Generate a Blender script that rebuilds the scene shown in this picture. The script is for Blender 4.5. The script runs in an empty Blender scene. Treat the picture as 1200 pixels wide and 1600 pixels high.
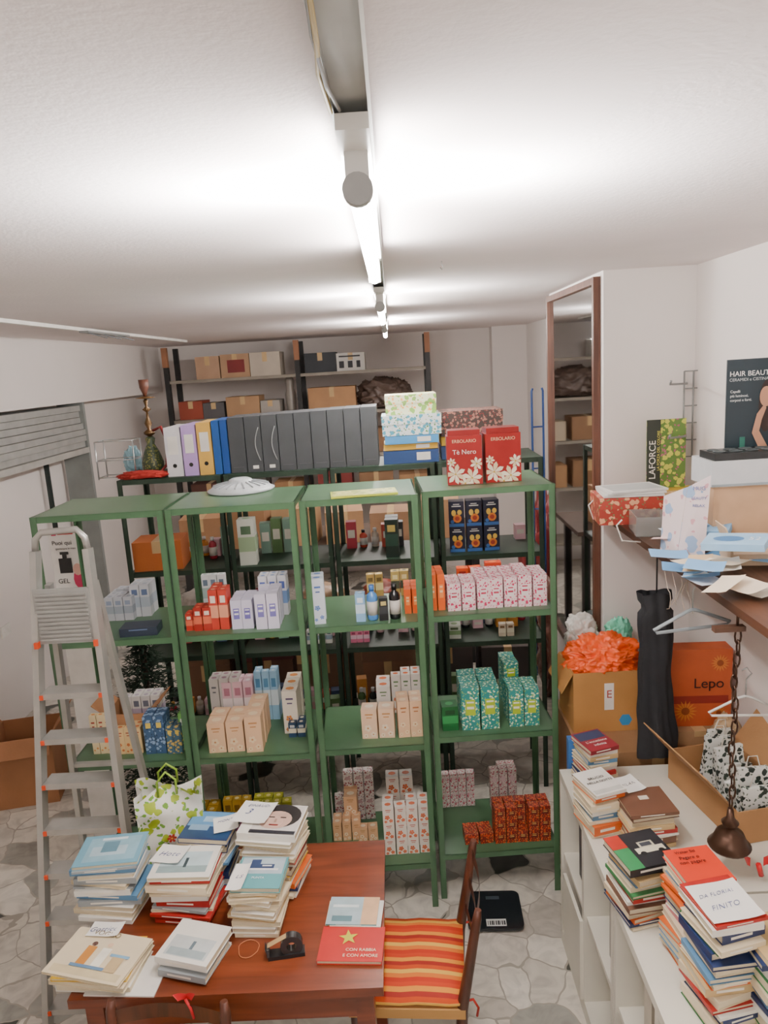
import bpy,bmesh,math,random
from mathutils import Vector,Matrix,noise
random.seed(7)
R=math.radians; PI=math.pi
SC=bpy.context.scene; COL=SC.collection
HC=2.4; F=1150.0; RO=math.atan(.06); PT=R(11.3); YW=R(1.2)
RZ=Matrix.Rotation(YW,3,'Z')
def ray(px,py):
    u=px-600; v=py-800
    a=u*math.cos(RO)-v*math.sin(RO); b=u*math.sin(RO)+v*math.cos(RO)
    return RZ@Vector((a,F*math.cos(PT)-b*math.sin(PT),-F*math.sin(PT)-b*math.cos(PT)))
def PZ(px,py,z):
    d=ray(px,py); t=(z-HC)/d.z; return Vector((d.x*t,d.y*t,z))
def PY(px,py,y):
    d=ray(px,py); t=y/d.y; return Vector((d.x*t,y,HC+d.z*t))
def PX(px,py,x):
    d=ray(px,py); t=x/d.x; return Vector((x,d.y*t,HC+d.z*t))
FW=RZ@Vector((0,math.cos(PT),-math.sin(PT)))
def dep(p): return (p-Vector((0,0,HC))).dot(FW)
# ---------- camera
R0=RZ@Vector((1,0,0)); U0=RZ@Vector((0,math.sin(PT),math.cos(PT)))
cx=R0*math.cos(RO)-U0*math.sin(RO); cy=R0*math.sin(RO)+U0*math.cos(RO)
cam=bpy.data.cameras.new('camera'); co=bpy.data.objects.new('camera',cam); COL.objects.link(co)
m=Matrix((cx,cy,-FW)).transposed().to_4x4(); m.translation=Vector((0,0,HC)); co.matrix_world=m
cam.sensor_fit='VERTICAL'; cam.sensor_height=36; cam.lens=F/1600*36; cam.clip_start=.02; SC.camera=co
# ---------- materials
def lin(h):
    c=[int(h[i:i+2],16)/255 for i in (0,2,4)]
    return tuple((x/12.92 if x<=.04045 else ((x+.055)/1.055)**2.4) for x in c)+(1,)
_mc={}
def newmat(n):
    m=bpy.data.materials.new(n); m.use_nodes=True; nt=m.node_tree; return m,nt,nt.nodes['Principled BSDF']
def coord(nt): return nt.nodes.new('ShaderNodeTexCoord').outputs['Object']
def M(h,rough=.5,metal=0,var=.1,sc=9,bump=0,emit=0,trans=0):
    k=(h,rough,metal,var,sc,bump,emit,trans)
    if k in _mc: return _mc[k]
    m,nt,b=newmat('paint_'+h); L=nt.links.new
    c=lin(h); n=nt.nodes.new('ShaderNodeTexNoise'); n.inputs['Scale'].default_value=sc; n.inputs['Detail'].default_value=4
    L(coord(nt),n.inputs['Vector'])
    r=nt.nodes.new('ShaderNodeValToRGB'); L(n.outputs['Fac'],r.inputs['Fac'])
    r.color_ramp.elements[0].position=.3; r.color_ramp.elements[1].position=.7
    r.color_ramp.elements[0].color=tuple(x*(1-var) for x in c[:3])+(1,)
    r.color_ramp.elements[1].color=tuple(min(1,x*(1+var)) for x in c[:3])+(1,)
    L(r.outputs['Color'],b.inputs['Base Color'])
    b.inputs['Roughness'].default_value=rough; b.inputs['Metallic'].default_value=metal
    if bump:
        bp=nt.nodes.new('ShaderNodeBump'); bp.inputs['Strength'].default_value=bump; bp.inputs['Distance'].default_value=.004
        n2=nt.nodes.new('ShaderNodeTexNoise'); n2.inputs['Scale'].default_value=sc*18; L(n.inputs['Vector'].links[0].from_socket,n2.inputs['Vector'])
        L(n2.outputs['Fac'],bp.inputs['Height']); L(bp.outputs['Normal'],b.inputs['Normal'])
    if emit:
        b.inputs['Emission Color'].default_value=c; b.inputs['Emission Strength'].default_value=emit
    if trans: b.inputs['Transmission Weight'].default_value=trans
    _mc[k]=m; return m
def FL(base,s1,s2,sc=45,t=.38,rough=.45):
    k=('fl',base,s1,s2,sc,t)
    if k in _mc: return _mc[k]
    m,nt,b=newmat('floral_'+base); L=nt.links.new; cs=coord(nt); last=None
    prev=lin(base)
    nz=nt.nodes.new('ShaderNodeTexNoise'); nz.inputs['Scale'].default_value=sc*1.2; L(cs,nz.inputs['Vector'])
    wp=nt.nodes.new('ShaderNodeMix'); wp.data_type='RGBA'; wp.blend_type='ADD'; wp.inputs['Factor'].default_value=.9/sc; L(cs,wp.inputs[6]); L(nz.outputs['Color'],wp.inputs[7]); cs=wp.outputs[2]
    for i,(col,s,tt) in enumerate(((s2,sc*1.7,t*.75),(s1,sc,t))):
        v=nt.nodes.new('ShaderNodeTexVoronoi'); v.inputs['Scale'].default_value=s; L(cs,v.inputs['Vector'])
        lt=nt.nodes.new('ShaderNodeMath'); lt.operation='LESS_THAN'; lt.inputs[1].default_value=tt; L(v.outputs['Distance'],lt.inputs[0])
        mx=nt.nodes.new('ShaderNodeMix'); mx.data_type='RGBA'; L(lt.outputs[0],mx.inputs['Factor'])
        if last is None: mx.inputs[6].default_value=prev
        else: L(last,mx.inputs[6])
        mx.inputs[7].default_value=lin(col); last=mx.outputs[2]
    L(last,b.inputs['Base Color']); b.inputs['Roughness'].default_value=rough; _mc[k]=m; return m
def WOOD(h1,h2,sc=3,rough=.35,axis=0):
    k=('w',h1,h2,sc,axis)
    if k in _mc: return _mc[k]
    m,nt,b=newmat('wood_'+h1); L=nt.links.new
    mp=nt.nodes.new('ShaderNodeMapping'); s=[12,12,12]; s[axis]=1.2; mp.inputs['Scale'].default_value=s; L(coord(nt),mp.inputs['Vector'])
    n=nt.nodes.new('ShaderNodeTexNoise'); n.inputs['Scale'].default_value=sc; n.inputs['Detail'].default_value=6; n.inputs['Distortion'].default_value=.8
    L(mp.outputs[0],n.inputs['Vector']); r=nt.nodes.new('ShaderNodeValToRGB'); L(n.outputs['Fac'],r.inputs['Fac'])
    r.color_ramp.elements[0].position=.35; r.color_ramp.elements[1].position=.68
    r.color_ramp.elements[0].color=lin(h1); r.color_ramp.elements[1].color=lin(h2)
    L(r.outputs['Color'],b.inputs['Base Color']); b.inputs['Roughness'].default_value=rough; _mc[k]=m; return m
def STRIPE(cols,freq,axis='Y',rough=.8):
    k=('s',tuple(cols),freq,axis)
    if k in _mc: return _mc[k]
    m,nt,b=newmat('striped'); L=nt.links.new; sp=nt.nodes.new('ShaderNodeSeparateXYZ'); L(coord(nt),sp.inputs[0])
    a=nt.nodes.new('ShaderNodeMath'); a.operation='MULTIPLY'; a.inputs[1].default_value=freq; L(sp.outputs[axis],a.inputs[0])
    f=nt.nodes.new('ShaderNodeMath'); f.operation='FRACT'; L(a.outputs[0],f.inputs[0])
    r=nt.nodes.new('ShaderNodeValToRGB'); r.color_ramp.interpolation='CONSTANT'; L(f.outputs[0],r.inputs['Fac'])
    e=r.color_ramp.elements; n=len(cols)
    e[0].color=lin(cols[0]); e[1].position=1/n; e[1].color=lin(cols[1])
    for i in range(2,n): q=e.new(i/n); q.color=lin(cols[i])
    L(r.outputs['Color'],b.inputs['Base Color']); b.inputs['Roughness'].default_value=rough; _mc[k]=m; return m
def FLOORM():
    m,nt,b=newmat('broken_marble'); L=nt.links.new; cs=coord(nt)
    n=nt.nodes.new('ShaderNodeTexNoise'); n.inputs['Scale'].default_value=4; n.inputs['Detail'].default_value=3; L(cs,n.inputs['Vector'])
    ad=nt.nodes.new('ShaderNodeMix'); ad.data_type='RGBA'; ad.inputs['Factor'].default_value=.13; L(cs,ad.inputs[6]); L(n.outputs['Color'],ad.inputs[7])
    v=nt.nodes.new('ShaderNodeTexVoronoi'); v.inputs['Scale'].default_value=6.5; L(ad.outputs[2],v.inputs['Vector'])
    e=nt.nodes.new('ShaderNodeTexVoronoi'); e.feature='DISTANCE_TO_EDGE'; e.inputs['Scale'].default_value=6.5; L(ad.outputs[2],e.inputs['Vector'])
    sp=nt.nodes.new('ShaderNodeSeparateColor'); L(v.outputs['Color'],sp.inputs[0])
    r=nt.nodes.new('ShaderNodeValToRGB'); r.color_ramp.interpolation='CONSTANT'; L(sp.outputs[0],r.inputs['Fac'])
    el=r.color_ramp.elements; el[0].color=lin('dcd6ca'); el[1].position=.3; el[1].color=lin('ebe6da')
    for p,c in ((.52,'cbc5b9'),(.68,'e2dccf'),(.86,'a8a79e'),(.93,'464941')): q=el.new(p); q.color=lin(c)
    n2=nt.nodes.new('ShaderNodeTexNoise'); n2.inputs['Scale'].default_value=9; n2.inputs['Detail'].default_value=8; n2.inputs['Distortion'].default_value=1.5; L(cs,n2.inputs['Vector'])
    r2=nt.nodes.new('ShaderNodeValToRGB'); r2.color_ramp.elements[0].position=.35; r2.color_ramp.elements[0].color=(.66,.66,.66,1); r2.color_ramp.elements[1].position=.6; L(n2.outputs['Fac'],r2.inputs['Fac'])
    mu=nt.nodes.new('ShaderNodeMix'); mu.data_type='RGBA'; mu.blend_type='MULTIPLY'; mu.inputs['Factor'].default_value=.8; L(r.outputs[0],mu.inputs[6]); L(r2.outputs[0],mu.inputs[7])
    lt=nt.nodes.new('ShaderNodeMath'); lt.operation='LESS_THAN'; lt.inputs[1].default_value=.018; L(e.outputs['Distance'],lt.inputs[0])
    mx=nt.nodes.new('ShaderNodeMix'); mx.data_type='RGBA'; L(lt.outputs[0],mx.inputs['Factor']); L(mu.outputs[2],mx.inputs[6]); mx.inputs[7].default_value=lin('a8a296')
    L(mx.outputs[2],b.inputs['Base Color']); b.inputs['Roughness'].default_value=.28; return m
# ---------- geometry
class G:
    def __init__(s): s.b=bmesh.new()
    def box(s,x0,y0,z0,x1,y1,z1,m=0):
        v=[s.b.verts.new(p) for p in ((x0,y0,z0),(x1,y0,z0),(x1,y1,z0),(x0,y1,z0),(x0,y0,z1),(x1,y0,z1),(x1,y1,z1),(x0,y1,z1))]
        for q in ((3,2,1,0),(4,5,6,7),(0,1,5,4),(1,2,6,5),(2,3,7,6),(3,0,4,7)):
            f=s.b.faces.new([v[j] for j in q]); f.material_index=m
        return s
    def tube(s,pts,r,n=8,m=0,closed=False,smooth=True):
        pts=[Vector(p) for p in pts]; N=len(pts); rings=[]
        rr=r if isinstance(r,(list,tuple)) else [r]*N
        ref=None
        for i,p in enumerate(pts):
            if closed: t=(pts[(i+1)%N]-pts[i-1]).normalized()
            else: t=(pts[min(i+1,N-1)]-pts[max(i-1,0)]).normalized()
            if ref is None: ref=Vector((0,0,1)) if abs(t.z)<.9 else Vector((1,0,0))
            a=t.cross(ref)
            if a.length<1e-4: a=t.cross(Vector((.3,1,.2)))
            a.normalize(); c=t.cross(a); ref=a.cross(t)
            rings.append([s.b.verts.new(p+a*math.cos(2*PI*k/n)*rr[i]+c*math.sin(2*PI*k/n)*rr[i]) for k in range(n)])
        for i in range(N if closed else N-1):
            A=rings[i];B=rings[(i+1)%N]
            for k in range(n):
                f=s.b.faces.new((A[k],A[(k+1)%n],B[(k+1)%n],B[k])); f.material_index=m; f.smooth=smooth
        if not closed:
            for q in (rings[0],rings[-1]):
                f=s.b.faces.new(q); f.material_index=m
        return s
    def beam(s,p,q,w,h,m=0,up=(0,0,1)):
        p=Vector(p);q=Vector(q);t=(q-p).normalized();a=t.cross(Vector(up))
        if a.length<1e-3: a=t.cross(Vector((0,1,0)))
        a.normalize();c=a.cross(t);a=a*w/2;c=c*h/2
        v=[s.b.verts.new(x) for x in (p-a-c,p+a-c,p+a+c,p-a+c,q-a-c,q+a-c,q+a+c,q-a+c)]
        for k in ((3,2,1,0),(4,5,6,7),(0,1,5,4),(1,2,6,5),(2,3,7,6),(3,0,4,7)):
            f=s.b.faces.new([v[j] for j in k]); f.material_index=m
        return s
    def lathe(s,prof,n=24,m=0,c=(0,0,0)):
        rings=[]
        for r,z in prof:
            rings.append([s.b.verts.new((c[0]+max(r,1e-4)*math.cos(2*PI*k/n),c[1]+max(r,1e-4)*math.sin(2*PI*k/n),c[2]+z)) for k in range(n)])
        for A,B in zip(rings,rings[1:]):
            for k in range(n):
                f=s.b.faces.new((A[k],A[(k+1)%n],B[(k+1)%n],B[k])); f.material_index=m; f.smooth=True
        for q in (rings[0],rings[-1]):
            f=s.b.faces.new(q); f.material_index=m
        return s
    def poly(s,pts,m=0):
        f=s.b.faces.new([s.b.verts.new(p) for p in pts]); f.material_index=m; return s
    def disc(s,c,rx,ry,m=0,n=20,plane='z'):
        P=[]
        for k in range(n):
            a=math.cos(2*PI*k/n)*rx;b=math.sin(2*PI*k/n)*ry
            P.append((c[0]+a,c[1]+b,c[2]) if plane=='z' else (c[0]+a,c[1],c[2]+b))
        return s.poly(P,m)
    def grid(s,fn,nu,nv,m=0,smooth=True):
        V=[[s.b.verts.new(fn(i/nu,j/nv)) for j in range(nv+1)] for i in range(nu+1)]
        for i in range(nu):
            for j in range(nv):
                f=s.b.faces.new((V[i][j],V[i+1][j],V[i+1][j+1],V[i][j+1])); f.material_index=m; f.smooth=smooth
        return s
    def blob(s,c,d,seed=0,amp=.25,fr=3,m=0,sub=3,flat=True):
        r=bmesh.ops.create_icosphere(s.b,subdivisions=sub,radius=1)
        o=Vector((seed*7.3,seed*3.1,seed))
        for v in r['verts']:
            n=v.co.normalized(); w=n+.35*Vector((noise.noise(n*2+o),noise.noise(n*2-o),noise.noise(n*2+o*2)))
            k=1+amp*.9*noise.noise(w*fr*.7+o)
            k+=amp*(.28-abs(noise.noise(w*fr*1.3+o)))+amp*.5*(.28-abs(noise.noise(w*fr*2.9+o)))+amp*.25*(.28-abs(noise.noise(w*fr*6+o)))
            p=n*k; z=p.z
            if flat: z=max(z,-.75)
            v.co=Vector((c[0]+p.x*d[0],c[1]+p.y*d[1],c[2]+z*d[2]))
        for v in r['verts']:
            for f in v.link_faces: f.material_index=m; f.smooth=True
        return s
    def build(s,name,mats,parent=None,loc=None,rz=0,bev=0,**pr):
        if bev: bmesh.ops.bevel(s.b,geom=[e for e in s.b.edges if len(e.link_faces)==2 and e.calc_face_angle(0)>.6],offset=bev,segments=2,affect='EDGES',profile=.6)
        bmesh.ops.recalc_face_normals(s.b,faces=s.b.faces)
        me=bpy.data.meshes.new(name); s.b.to_mesh(me); s.b.free()
        if not isinstance(mats,(list,tuple)): mats=[mats]
        for x in mats: me.materials.append(x)
        return link(bpy.data.objects.new(name,me),parent,loc,rz,**pr)
def link(o,parent=None,loc=None,rz=0,**pr):
    COL.objects.link(o)
    if parent: o.parent=parent
    if loc is not None: o.location=loc
    if rz: o.rotation_euler=(0,0,rz)
    for k,v in pr.items():
        if v: o[{'cat':'category'}.get(k,k)]=v
    return o
def E(name,loc,label,cat,rz=0,group=None):
    return link(bpy.data.objects.new(name,None),None,loc,rz,label=label,cat=cat,group=group)
def text(s,size,mt,parent,loc,rot=(PI/2,0,0),name='lettering',align='CENTER',hand=False):
    tc=bpy.data.curves.new('t','FONT'); tc.body=s; tc.size=size; tc.align_x=align; tc.extrude=.0003; tc.align_y='CENTER'
    if hand: tc.shear=.45; tc.offset=-size*.018; tc.space_character=1.12
    ob=bpy.data.objects.new('t',tc); me=bpy.data.meshes.new_from_object(ob); bpy.data.objects.remove(ob)
    me.materials.clear(); me.materials.append(mt)
    o=link(bpy.data.objects.new(name,me),parent,loc); o.rotation_euler=rot; return o
def S(name,g,mt,**k): return g.build(name,mt,kind='structure',**k)
ORD='first second third fourth fifth sixth seventh eighth ninth tenth eleventh twelfth thirteenth fourteenth fifteenth sixteenth seventeenth eighteenth nineteenth twentieth'.split()
BLK=M('16181a',.4); WHT=M('e9e6df',.5); INK=M('22252a',.6,0,0); DG=M('47694a',.3,0,.12,6); STEEL=M('b9bcbc',.3,.9,.08,20)
# ---------- room
CZ=2.74
wallm=M('e8e1dc',.85,0,.02,2,.1); ceilm=M('e8dfdd',.9,0,.02,5,.22)
S('floor',G().box(-2.85,-1.6,-.05,2.2,8.6,0),FLOORM())
S('ceiling',G().box(-2.9,-1.6,CZ,2.2,8.6,CZ+.05),ceilm)
S('wall_left',G().box(-2.9,-1.6,0,-2.85,8.6,CZ),wallm)
S('wall_back',G().box(-2.85,8.5,0,2.2,8.6,CZ),wallm)
S('wall_front',G().box(-2.85,-1.6,0,2.2,-1.55,CZ),wallm)
S('wall_right',G().box(1.33,-1.55,0,1.43,3.3,CZ),wallm)
S('wall_pillar',G().box(.93,3.3,0,1.6,4.4,CZ),wallm)
S('wall_recess',G().box(1.5,4.4,0,1.6,8.5,CZ),wallm)
S('trim_1',G().box(-2.85,-1.55,2.24,-2.62,8.5,CZ),wallm)
S('trim_2',G().box(1.12,8.3,0,1.5,8.5,CZ),wallm)
# ---------- lights
fx=-.033
t=E('lamp_channel',(fx,0,CZ),'long grey metal ceiling channel carrying the tubes, with yellow cable','light fixture')
G().box(-.024,-1.5,-.006,.024,7.4,0).build('top_plate',M('c4c5c0',.5,.1),t)
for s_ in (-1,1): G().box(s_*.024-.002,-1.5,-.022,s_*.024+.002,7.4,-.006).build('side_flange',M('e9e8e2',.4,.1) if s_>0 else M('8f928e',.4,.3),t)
G().tube([(-.024+.006*math.sin(i*1.7),-.2+i*.11,-.024-.006*math.sin(i*2.3)) for i in range(12)],.0028,6).build('cable',M('b09a58',.5),t)
G().tube([(-.018+.008*math.sin(i*1.1+1),-.2+i*.11,-.025-.005*math.cos(i*1.9)) for i in range(12)],.0022,6).build('cable',M('7b7a74',.5),t)
EM=(185,185,185,80)
for i,(y0,y1,w_) in enumerate(((1.14,2.2,'nearest'),(3.3,4.45,'second nearest'),(5.5,6.6,'farthest'),(-1.3,-.2,'added unseen rear'))):  # last tube is unseen, added behind the camera as fill
    t=E('tube_light',(fx,y0,CZ-.0225),w_+' lit white fluorescent tube under the ceiling channel','tube light',group='fluorescent tube lights')
    L_=y1-y0
    G().box(-.022,-.12,-.02,.022,L_+.06,0).build('housing',M('e2e0d8',.4),t)
    for yy in (-.012,L_+.012):
        G().box(-.017,yy-.012,-.085,.017,yy+.012,-.02).build('lamp_holder',M('d4d3cd',.4),t,bev=.004)
    G().tube([(0,0,-.074),(0,L_,-.074)],.015,16).build('tube',M('fff8f3',.3,0,0,1,0,EM[i]),t)
    G().tube([(0,-.044,-.074),(0,-.02,-.074)],.022,18).build('end_cap',M('9a9b98',.4),t)
    if i<3:
        for sg in (-1,1):
            ld=bpy.data.lights.new('ceiling_fill','AREA'); ld.shape='RECTANGLE'; ld.size=.04; ld.size_y=L_*.5; ld.energy=(30,12,7)[i]; ld.color=(1,.98,.97)  # added area lamps, brighten the ceiling on both sides of each tube
            lo=bpy.data.objects.new('ceiling_fill',ld); COL.objects.link(lo); lo.location=(fx+sg*.06,y0+L_*.32,CZ-.11)
            lo.rotation_euler=Vector((sg*.55,0,1)).normalized().to_track_quat('-Z','Y').to_euler()
al=bpy.data.lights.new('rear_fill','AREA'); al.energy=24; al.size=1.0; al.color=(1,.96,.93)  # unseen area lamp added behind the camera to fill the room
ao=bpy.data.objects.new('rear_fill',al); COL.objects.link(ao); ao.location=(.1,-.9,2.6); ao.rotation_euler=(R(35),0,0)
w=bpy.data.worlds.new('world'); SC.world=w; w.use_nodes=True; w.node_tree.nodes['Background'].inputs[0].default_value=(.8,.8,.8,1); w.node_tree.nodes['Background'].inputs[1].default_value=.3
t=E('curtain_rail',(-1.95,2.2,CZ),'white metal rail along the left side of the ceiling','rail')
G().box(-.02,0,-.02,.02,5,0).build('rail',WHT,t); 
for i in range(3): G().beam((.03,2.6+i*.25,-.03),(.1,2.75+i*.25,-.06),.006,.006).build('clip',M('55585a',.5,.5),t)
G().box(.0,2.55,-.032,.06,3.3,-.02).build('clip_bar',M('8a8c8a',.5,.4),t)
G().tube([(0,0,0),(0,0,-.012),(.006,0,-.02),(0,0,-.028),(-.006,0,-.02)],.0015,6).build('ceiling_hook',STEEL,loc=PZ(690,408,CZ),label='small metal hook in the ceiling right of the tubes',cat='hook')
# ---------- racks
UN=[]
def rack(x,y,rz,W,D,H,lv,mt,label,group,name='shelving_unit',lip=.026):
    t=E(name,(x,y,0),label,'shelf',rz,group); UN.append((Vector((x,y,0)),rz,W,D,lv))
    a=.026
    for ix in (0,1):
        for iy in (0,1):
            g=G(); X=ix*W; Y=iy*D; sx=1-2*ix; sy=1-2*iy
            g.box(min(X,X+sx*a),min(Y,Y+sy*.003),0,max(X,X+sx*a),max(Y,Y+sy*.003),H)
            g.box(min(X,X+sx*.003),min(Y,Y+sy*a),0,max(X,X+sx*.003),max(Y,Y+sy*a),H)
            g.build('upright',[mt],t)
    for z in lv:
        g=G(); g.box(.003,.003,z-.004,W-.003,D-.003,z); g.box(.003,.004,z-lip,W-.003,.008,z); g.box(.003,D-.008,z-lip,W-.003,D-.004,z)
        g.box(.004,.006,z-lip,.008,D-.006,z); g.box(W-.008,.006,z-lip,W-.004,D-.006,z)
        g.build('shelf_board',mt,t)
    return t
FR=[(-1.475,2.86,R(.5),.535),(-.935,2.866,R(.5),.522),(-.399,2.885,R(1.5),.477),(.095,2.945,R(2.3),.546)]
FL_=[1.885,1.35,.795,.22]; GR='green metal shelving units in the front row'
for i,(x,y,rz,W) in enumerate(FR):
    rack(x,y,rz,W,.42,1.885,FL_,DG,['green metal shelving unit behind the stepladder','green metal shelving unit with the white dome on top','green metal shelving unit with the yellow magazine on top','green metal shelving unit with two red tins on top'][i],GR)
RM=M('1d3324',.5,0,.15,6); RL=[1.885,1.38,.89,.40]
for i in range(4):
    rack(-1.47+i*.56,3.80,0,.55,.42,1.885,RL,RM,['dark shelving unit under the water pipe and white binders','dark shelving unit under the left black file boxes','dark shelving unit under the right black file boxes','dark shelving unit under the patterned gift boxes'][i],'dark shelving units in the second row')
t=E('storage_rack',(0,7.75,0),'tall black rack with pale boards against the back wall','shelf')
xs=[PY(px,560,7.75).x for px in (258,464,668)]
for x in xs:
    for yy in (0,.4): G().beam((x,yy,0),(x,yy,2.7),.05,.05,0,(0,1,0)).build('upright',M('222222',.5) ,t)
    G().beam((x,-.01,2.5),(x,-.01,2.7),.054,.054,0,(0,1,0)).build('upright_top',M('9a6a4c',.6),t)
for z in (2.36,1.95,1.5,1.0,.4): G().box(xs[0],-.02,z-.03,xs[2],.42,z).build('shelf_board',M('8f877a',.6),t)
# ---------- product boxes
def jit(a): return random.uniform(-a,a)
ZM={1.30:1.35,.72:.795,.14:.22}
def cluster(x0,yt,x1,yb,z,n,rows,mt,desc,where,d=None,Ymin=None,rz=0,tiers=1,style='band',name='product_box',cat='box',jr=5,drop=0):
    xc=(x0+x1)/2
    if z in ZM: z=ZM[z]; Ymin=(Ymin or 2.85)+.055
    c=PZ(xc,yb,z)
    if Ymin and c.y<Ymin: c=Vector((PY(xc,yb,Ymin).x,Ymin,z))
    wt=(x1-x0)*dep(c)/F; h=(PY(xc,yt,c.y).z-z)/tiers; h=max(h,.018)
    best=None
    for (o,a,W,D,lv) in UN:
        if min(abs(q-z) for q in lv)>.002: continue
        l=Matrix.Rotation(-a,3,'Z')@(c-o); e=abs(l.x-W/2)+(10 if not -.3<l.y<D+.3 else 0)
        if best is None or e<best[0]: best=(e,o,a,W,D,l)
    if best:
        e,o,a,W_u,D_u,l=best; rz=rz+a; wt=min(wt,W_u-.026)
        l.x=min(max(l.x,wt/2+.012),W_u-wt/2-.012); 
    w=wt/n; d=d or w
    if best:
        rows=max(1,min(rows,int((D_u-.03)/d))); l.y=min(max(l.y,.014),D_u-.014-rows*d*1.02); v=Matrix.Rotation(a,3,'Z')@Vector((l.x,l.y,0)); c=Vector((o.x+v.x,o.y+v.y,z))
    W=w*.92/2; D=d*.92/2
    me=None; rot=Matrix.Rotation(rz,3,'Z'); gone=set()
    for k in range(tiers):
        for r in range(rows):
            for i in range(n):
                if (r,i) in gone: continue
                if drop and random.random()<drop and (r>0 or k>0): gone.add((r,i)); continue
                if me is None:
                    g=G(); H=h*.995
                    if style=='band':
                        g.box(-W,-D,0,W,D,H*.3,0); g.box(-W,-D,H*.3,W,D,H*.62,1); g.box(-W,-D,H*.62,W,D,H,0)
                        g.box(-W*.6,-D-.0004,H*.68,W*.6,-D,H*.86,2); g.disc((0,0,H+.0003),W*.5,D*.5,1,12)
                    elif style=='label':
                        g.box(-W,-D,0,W,D,H,0); g.box(-W*.55,-D-.0004,H*.35,W*.55,-D,H*.72,1); g.box(-W*.4,-D-.0007,H*.5,W*.4,-D-.0004,H*.56,2); g.box(-W*.4,-D-.0007,H*.64,W*.4,-D-.0004,H*.68,2)
                    elif style=='fruit':
                        g.box(-W,-D,0,W,D,H,0)
                        for q in range(2):
                            zb_=H*(q/2)
                            g.box(-W*.95,-D-.0003,zb_+H*.01,W*.95,-D,zb_+H*.07,3)
                            g.disc((W*.1,-D-.0006,zb_+H*.17),W*.55,W*.55,1,14,'y'); g.disc((W*.1,-D-.0009,zb_+H*.17),W*.3,W*.3,5,10,'y'); g.disc((-W*.35,-D-.0008,zb_+H*.28),W*.3,W*.42,2,10,'y'); g.disc((W*.4,-D-.0008,zb_+H*.29),W*.3,W*.35,2,10,'y'); g.box(-W*.6,-D-.0006,zb_+H*.4,W*.6,-D,zb_+H*.42,4); g.box(-W*.4,-D-.0006,zb_+H*.44,W*.4,-D,zb_+H*.455,4)
                            g.disc((-W*.55,-D-.0007,zb_+H*.11),W*.25,W*.25,3,8,'y')
                    elif style=='flower':
                        g.box(-W,-D,0,W,D,H,0); 
                        for (fx1,fz1,fr1) in ((-.2,.36,.5),(.45,.15,.38),(-.5,.1,.3)):
                            for q in range(5):
                                A=q*PI*.4+fx1; rr=W*fr1
                                g.disc((max(-W*.8,min(W*.8,W*fx1+rr*.6*math.cos(A))),-D-.0004-q*2e-5,max(rr*.4,H*fz1+rr*.6*math.sin(A))),rr*.38,rr*.38,1,7,'y')
                            g.disc((W*fx1,-D-.0008,max(rr*.4,H*fz1)),rr*.25,rr*.25,2,6,'y')
                        g.box(-W*.5,-D-.0004,H*.8,W*.5,-D,H*.84,2); g.box(-W*.35,-D-.0004,H*.7,W*.35,-D,H*.73,2); g.disc((0,0,H+.0003),W*.6,D*.5,1,8)
                    else: g.box(-W,-D,0,W,D,H,0); g.box(-W*.5,-D-.0004,H*.7,W*.5,-D,H*.84,1)
                    p=g.build(name,mt); me=p.data
                else: p=link(bpy.data.objects.new(name,me))
                random.seed(int(x0*7+yt*3)+r*31+i*17)
                v=rot@Vector(((i+.5)*w-wt/2+jit(w*.025),d/2+r*d*1.02+(random.uniform(-.03,.02)*d),0)); ang=jit(jr)
                random.seed(int(x0*5+yb)+k*101+r*13+i*7)
                p.location=(c.x+v.x,c.y+v.y,z+k*h+.0003); p.rotation_euler=(0,0,rz+R(ang))
                s=desc
                if n>1: s+=f', {ORD[i]} from left'
                if rows>1: s+=', '+['front','second','third','fourth','fifth'][r]+' row'
                if tiers>1: s+=', '+(['bottom','second','third','fourth'][k] if k<tiers-1 else 'top')+' layer'
                p['label']=s+', '+where; p['category']=cat; p['group']=desc+'s, '+where
W_='eceae6'
def ms(a,b,c): return [x if not isinstance(x,str) else M(x,.45,0,.04) for x in (a,b,c)]
# first unit
k='first green unit upper shelf'
cluster(168,932,212,968,1.30,3,3,ms('b8bbc2','98a0ac','8a97ad'),'silver carton',k,Ymin=2.84,d=.05,drop=.25)
cluster(220,902,250,950,1.30,2,2,ms('c4c7cc','a9b4c0','5c6f92'),'tall silver carton',k,Ymin=2.95,d=.055)
cluster(195,912,220,950,1.30,2,1,ms('b8bbc2','98a0ac','8a97ad'),'rear silver carton',k,Ymin=3.05,d=.05)
cluster(185,982,248,995,1.30,1,1,ms('26303f','5d6e8c','c8c8c8'),'dark flat catalogue',k,Ymin=2.81,d=.1,style='plain',name='catalogue',cat='catalogue')
k='first green unit middle shelf'
cluster(228,1120,262,1178,.72,2,2,ms(FL('3d5c80','8fa9c8','2c4058',50),'e5c85c','d8d8d0'),'blue patterned carton',k,Ymin=2.83,style='plain')
cluster(262,1134,286,1178,.72,2,2,ms(FL('45687f','d0b060','2c4058',60),'e5c85c','d8d8d0'),'short blue patterned carton',k,Ymin=2.84,style='plain')
cluster(284,1115,300,1172,.72,1,2,ms('78b85c','a0cc80','e8e8e0'),'light green carton',k,Ymin=2.85)
cluster(205,1076,262,1125,.72,4,2,ms(W_,'c5b7c9','7a8090'),'small white carton',k,Ymin=3.06,drop=.25)
cluster(146,1118,180,1178,.72,3,2,ms('e4d0a4','d98c3c','a33c2c'),'cream orange carton',k,Ymin=2.83,drop=.2,style='flower')
cluster(184,1138,224,1178,.72,3,2,ms('e8c890','d06c2c','a33c2c'),'short orange carton',k,Ymin=2.84,drop=.2,style='flower')
k='first green unit bottom shelf'
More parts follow.
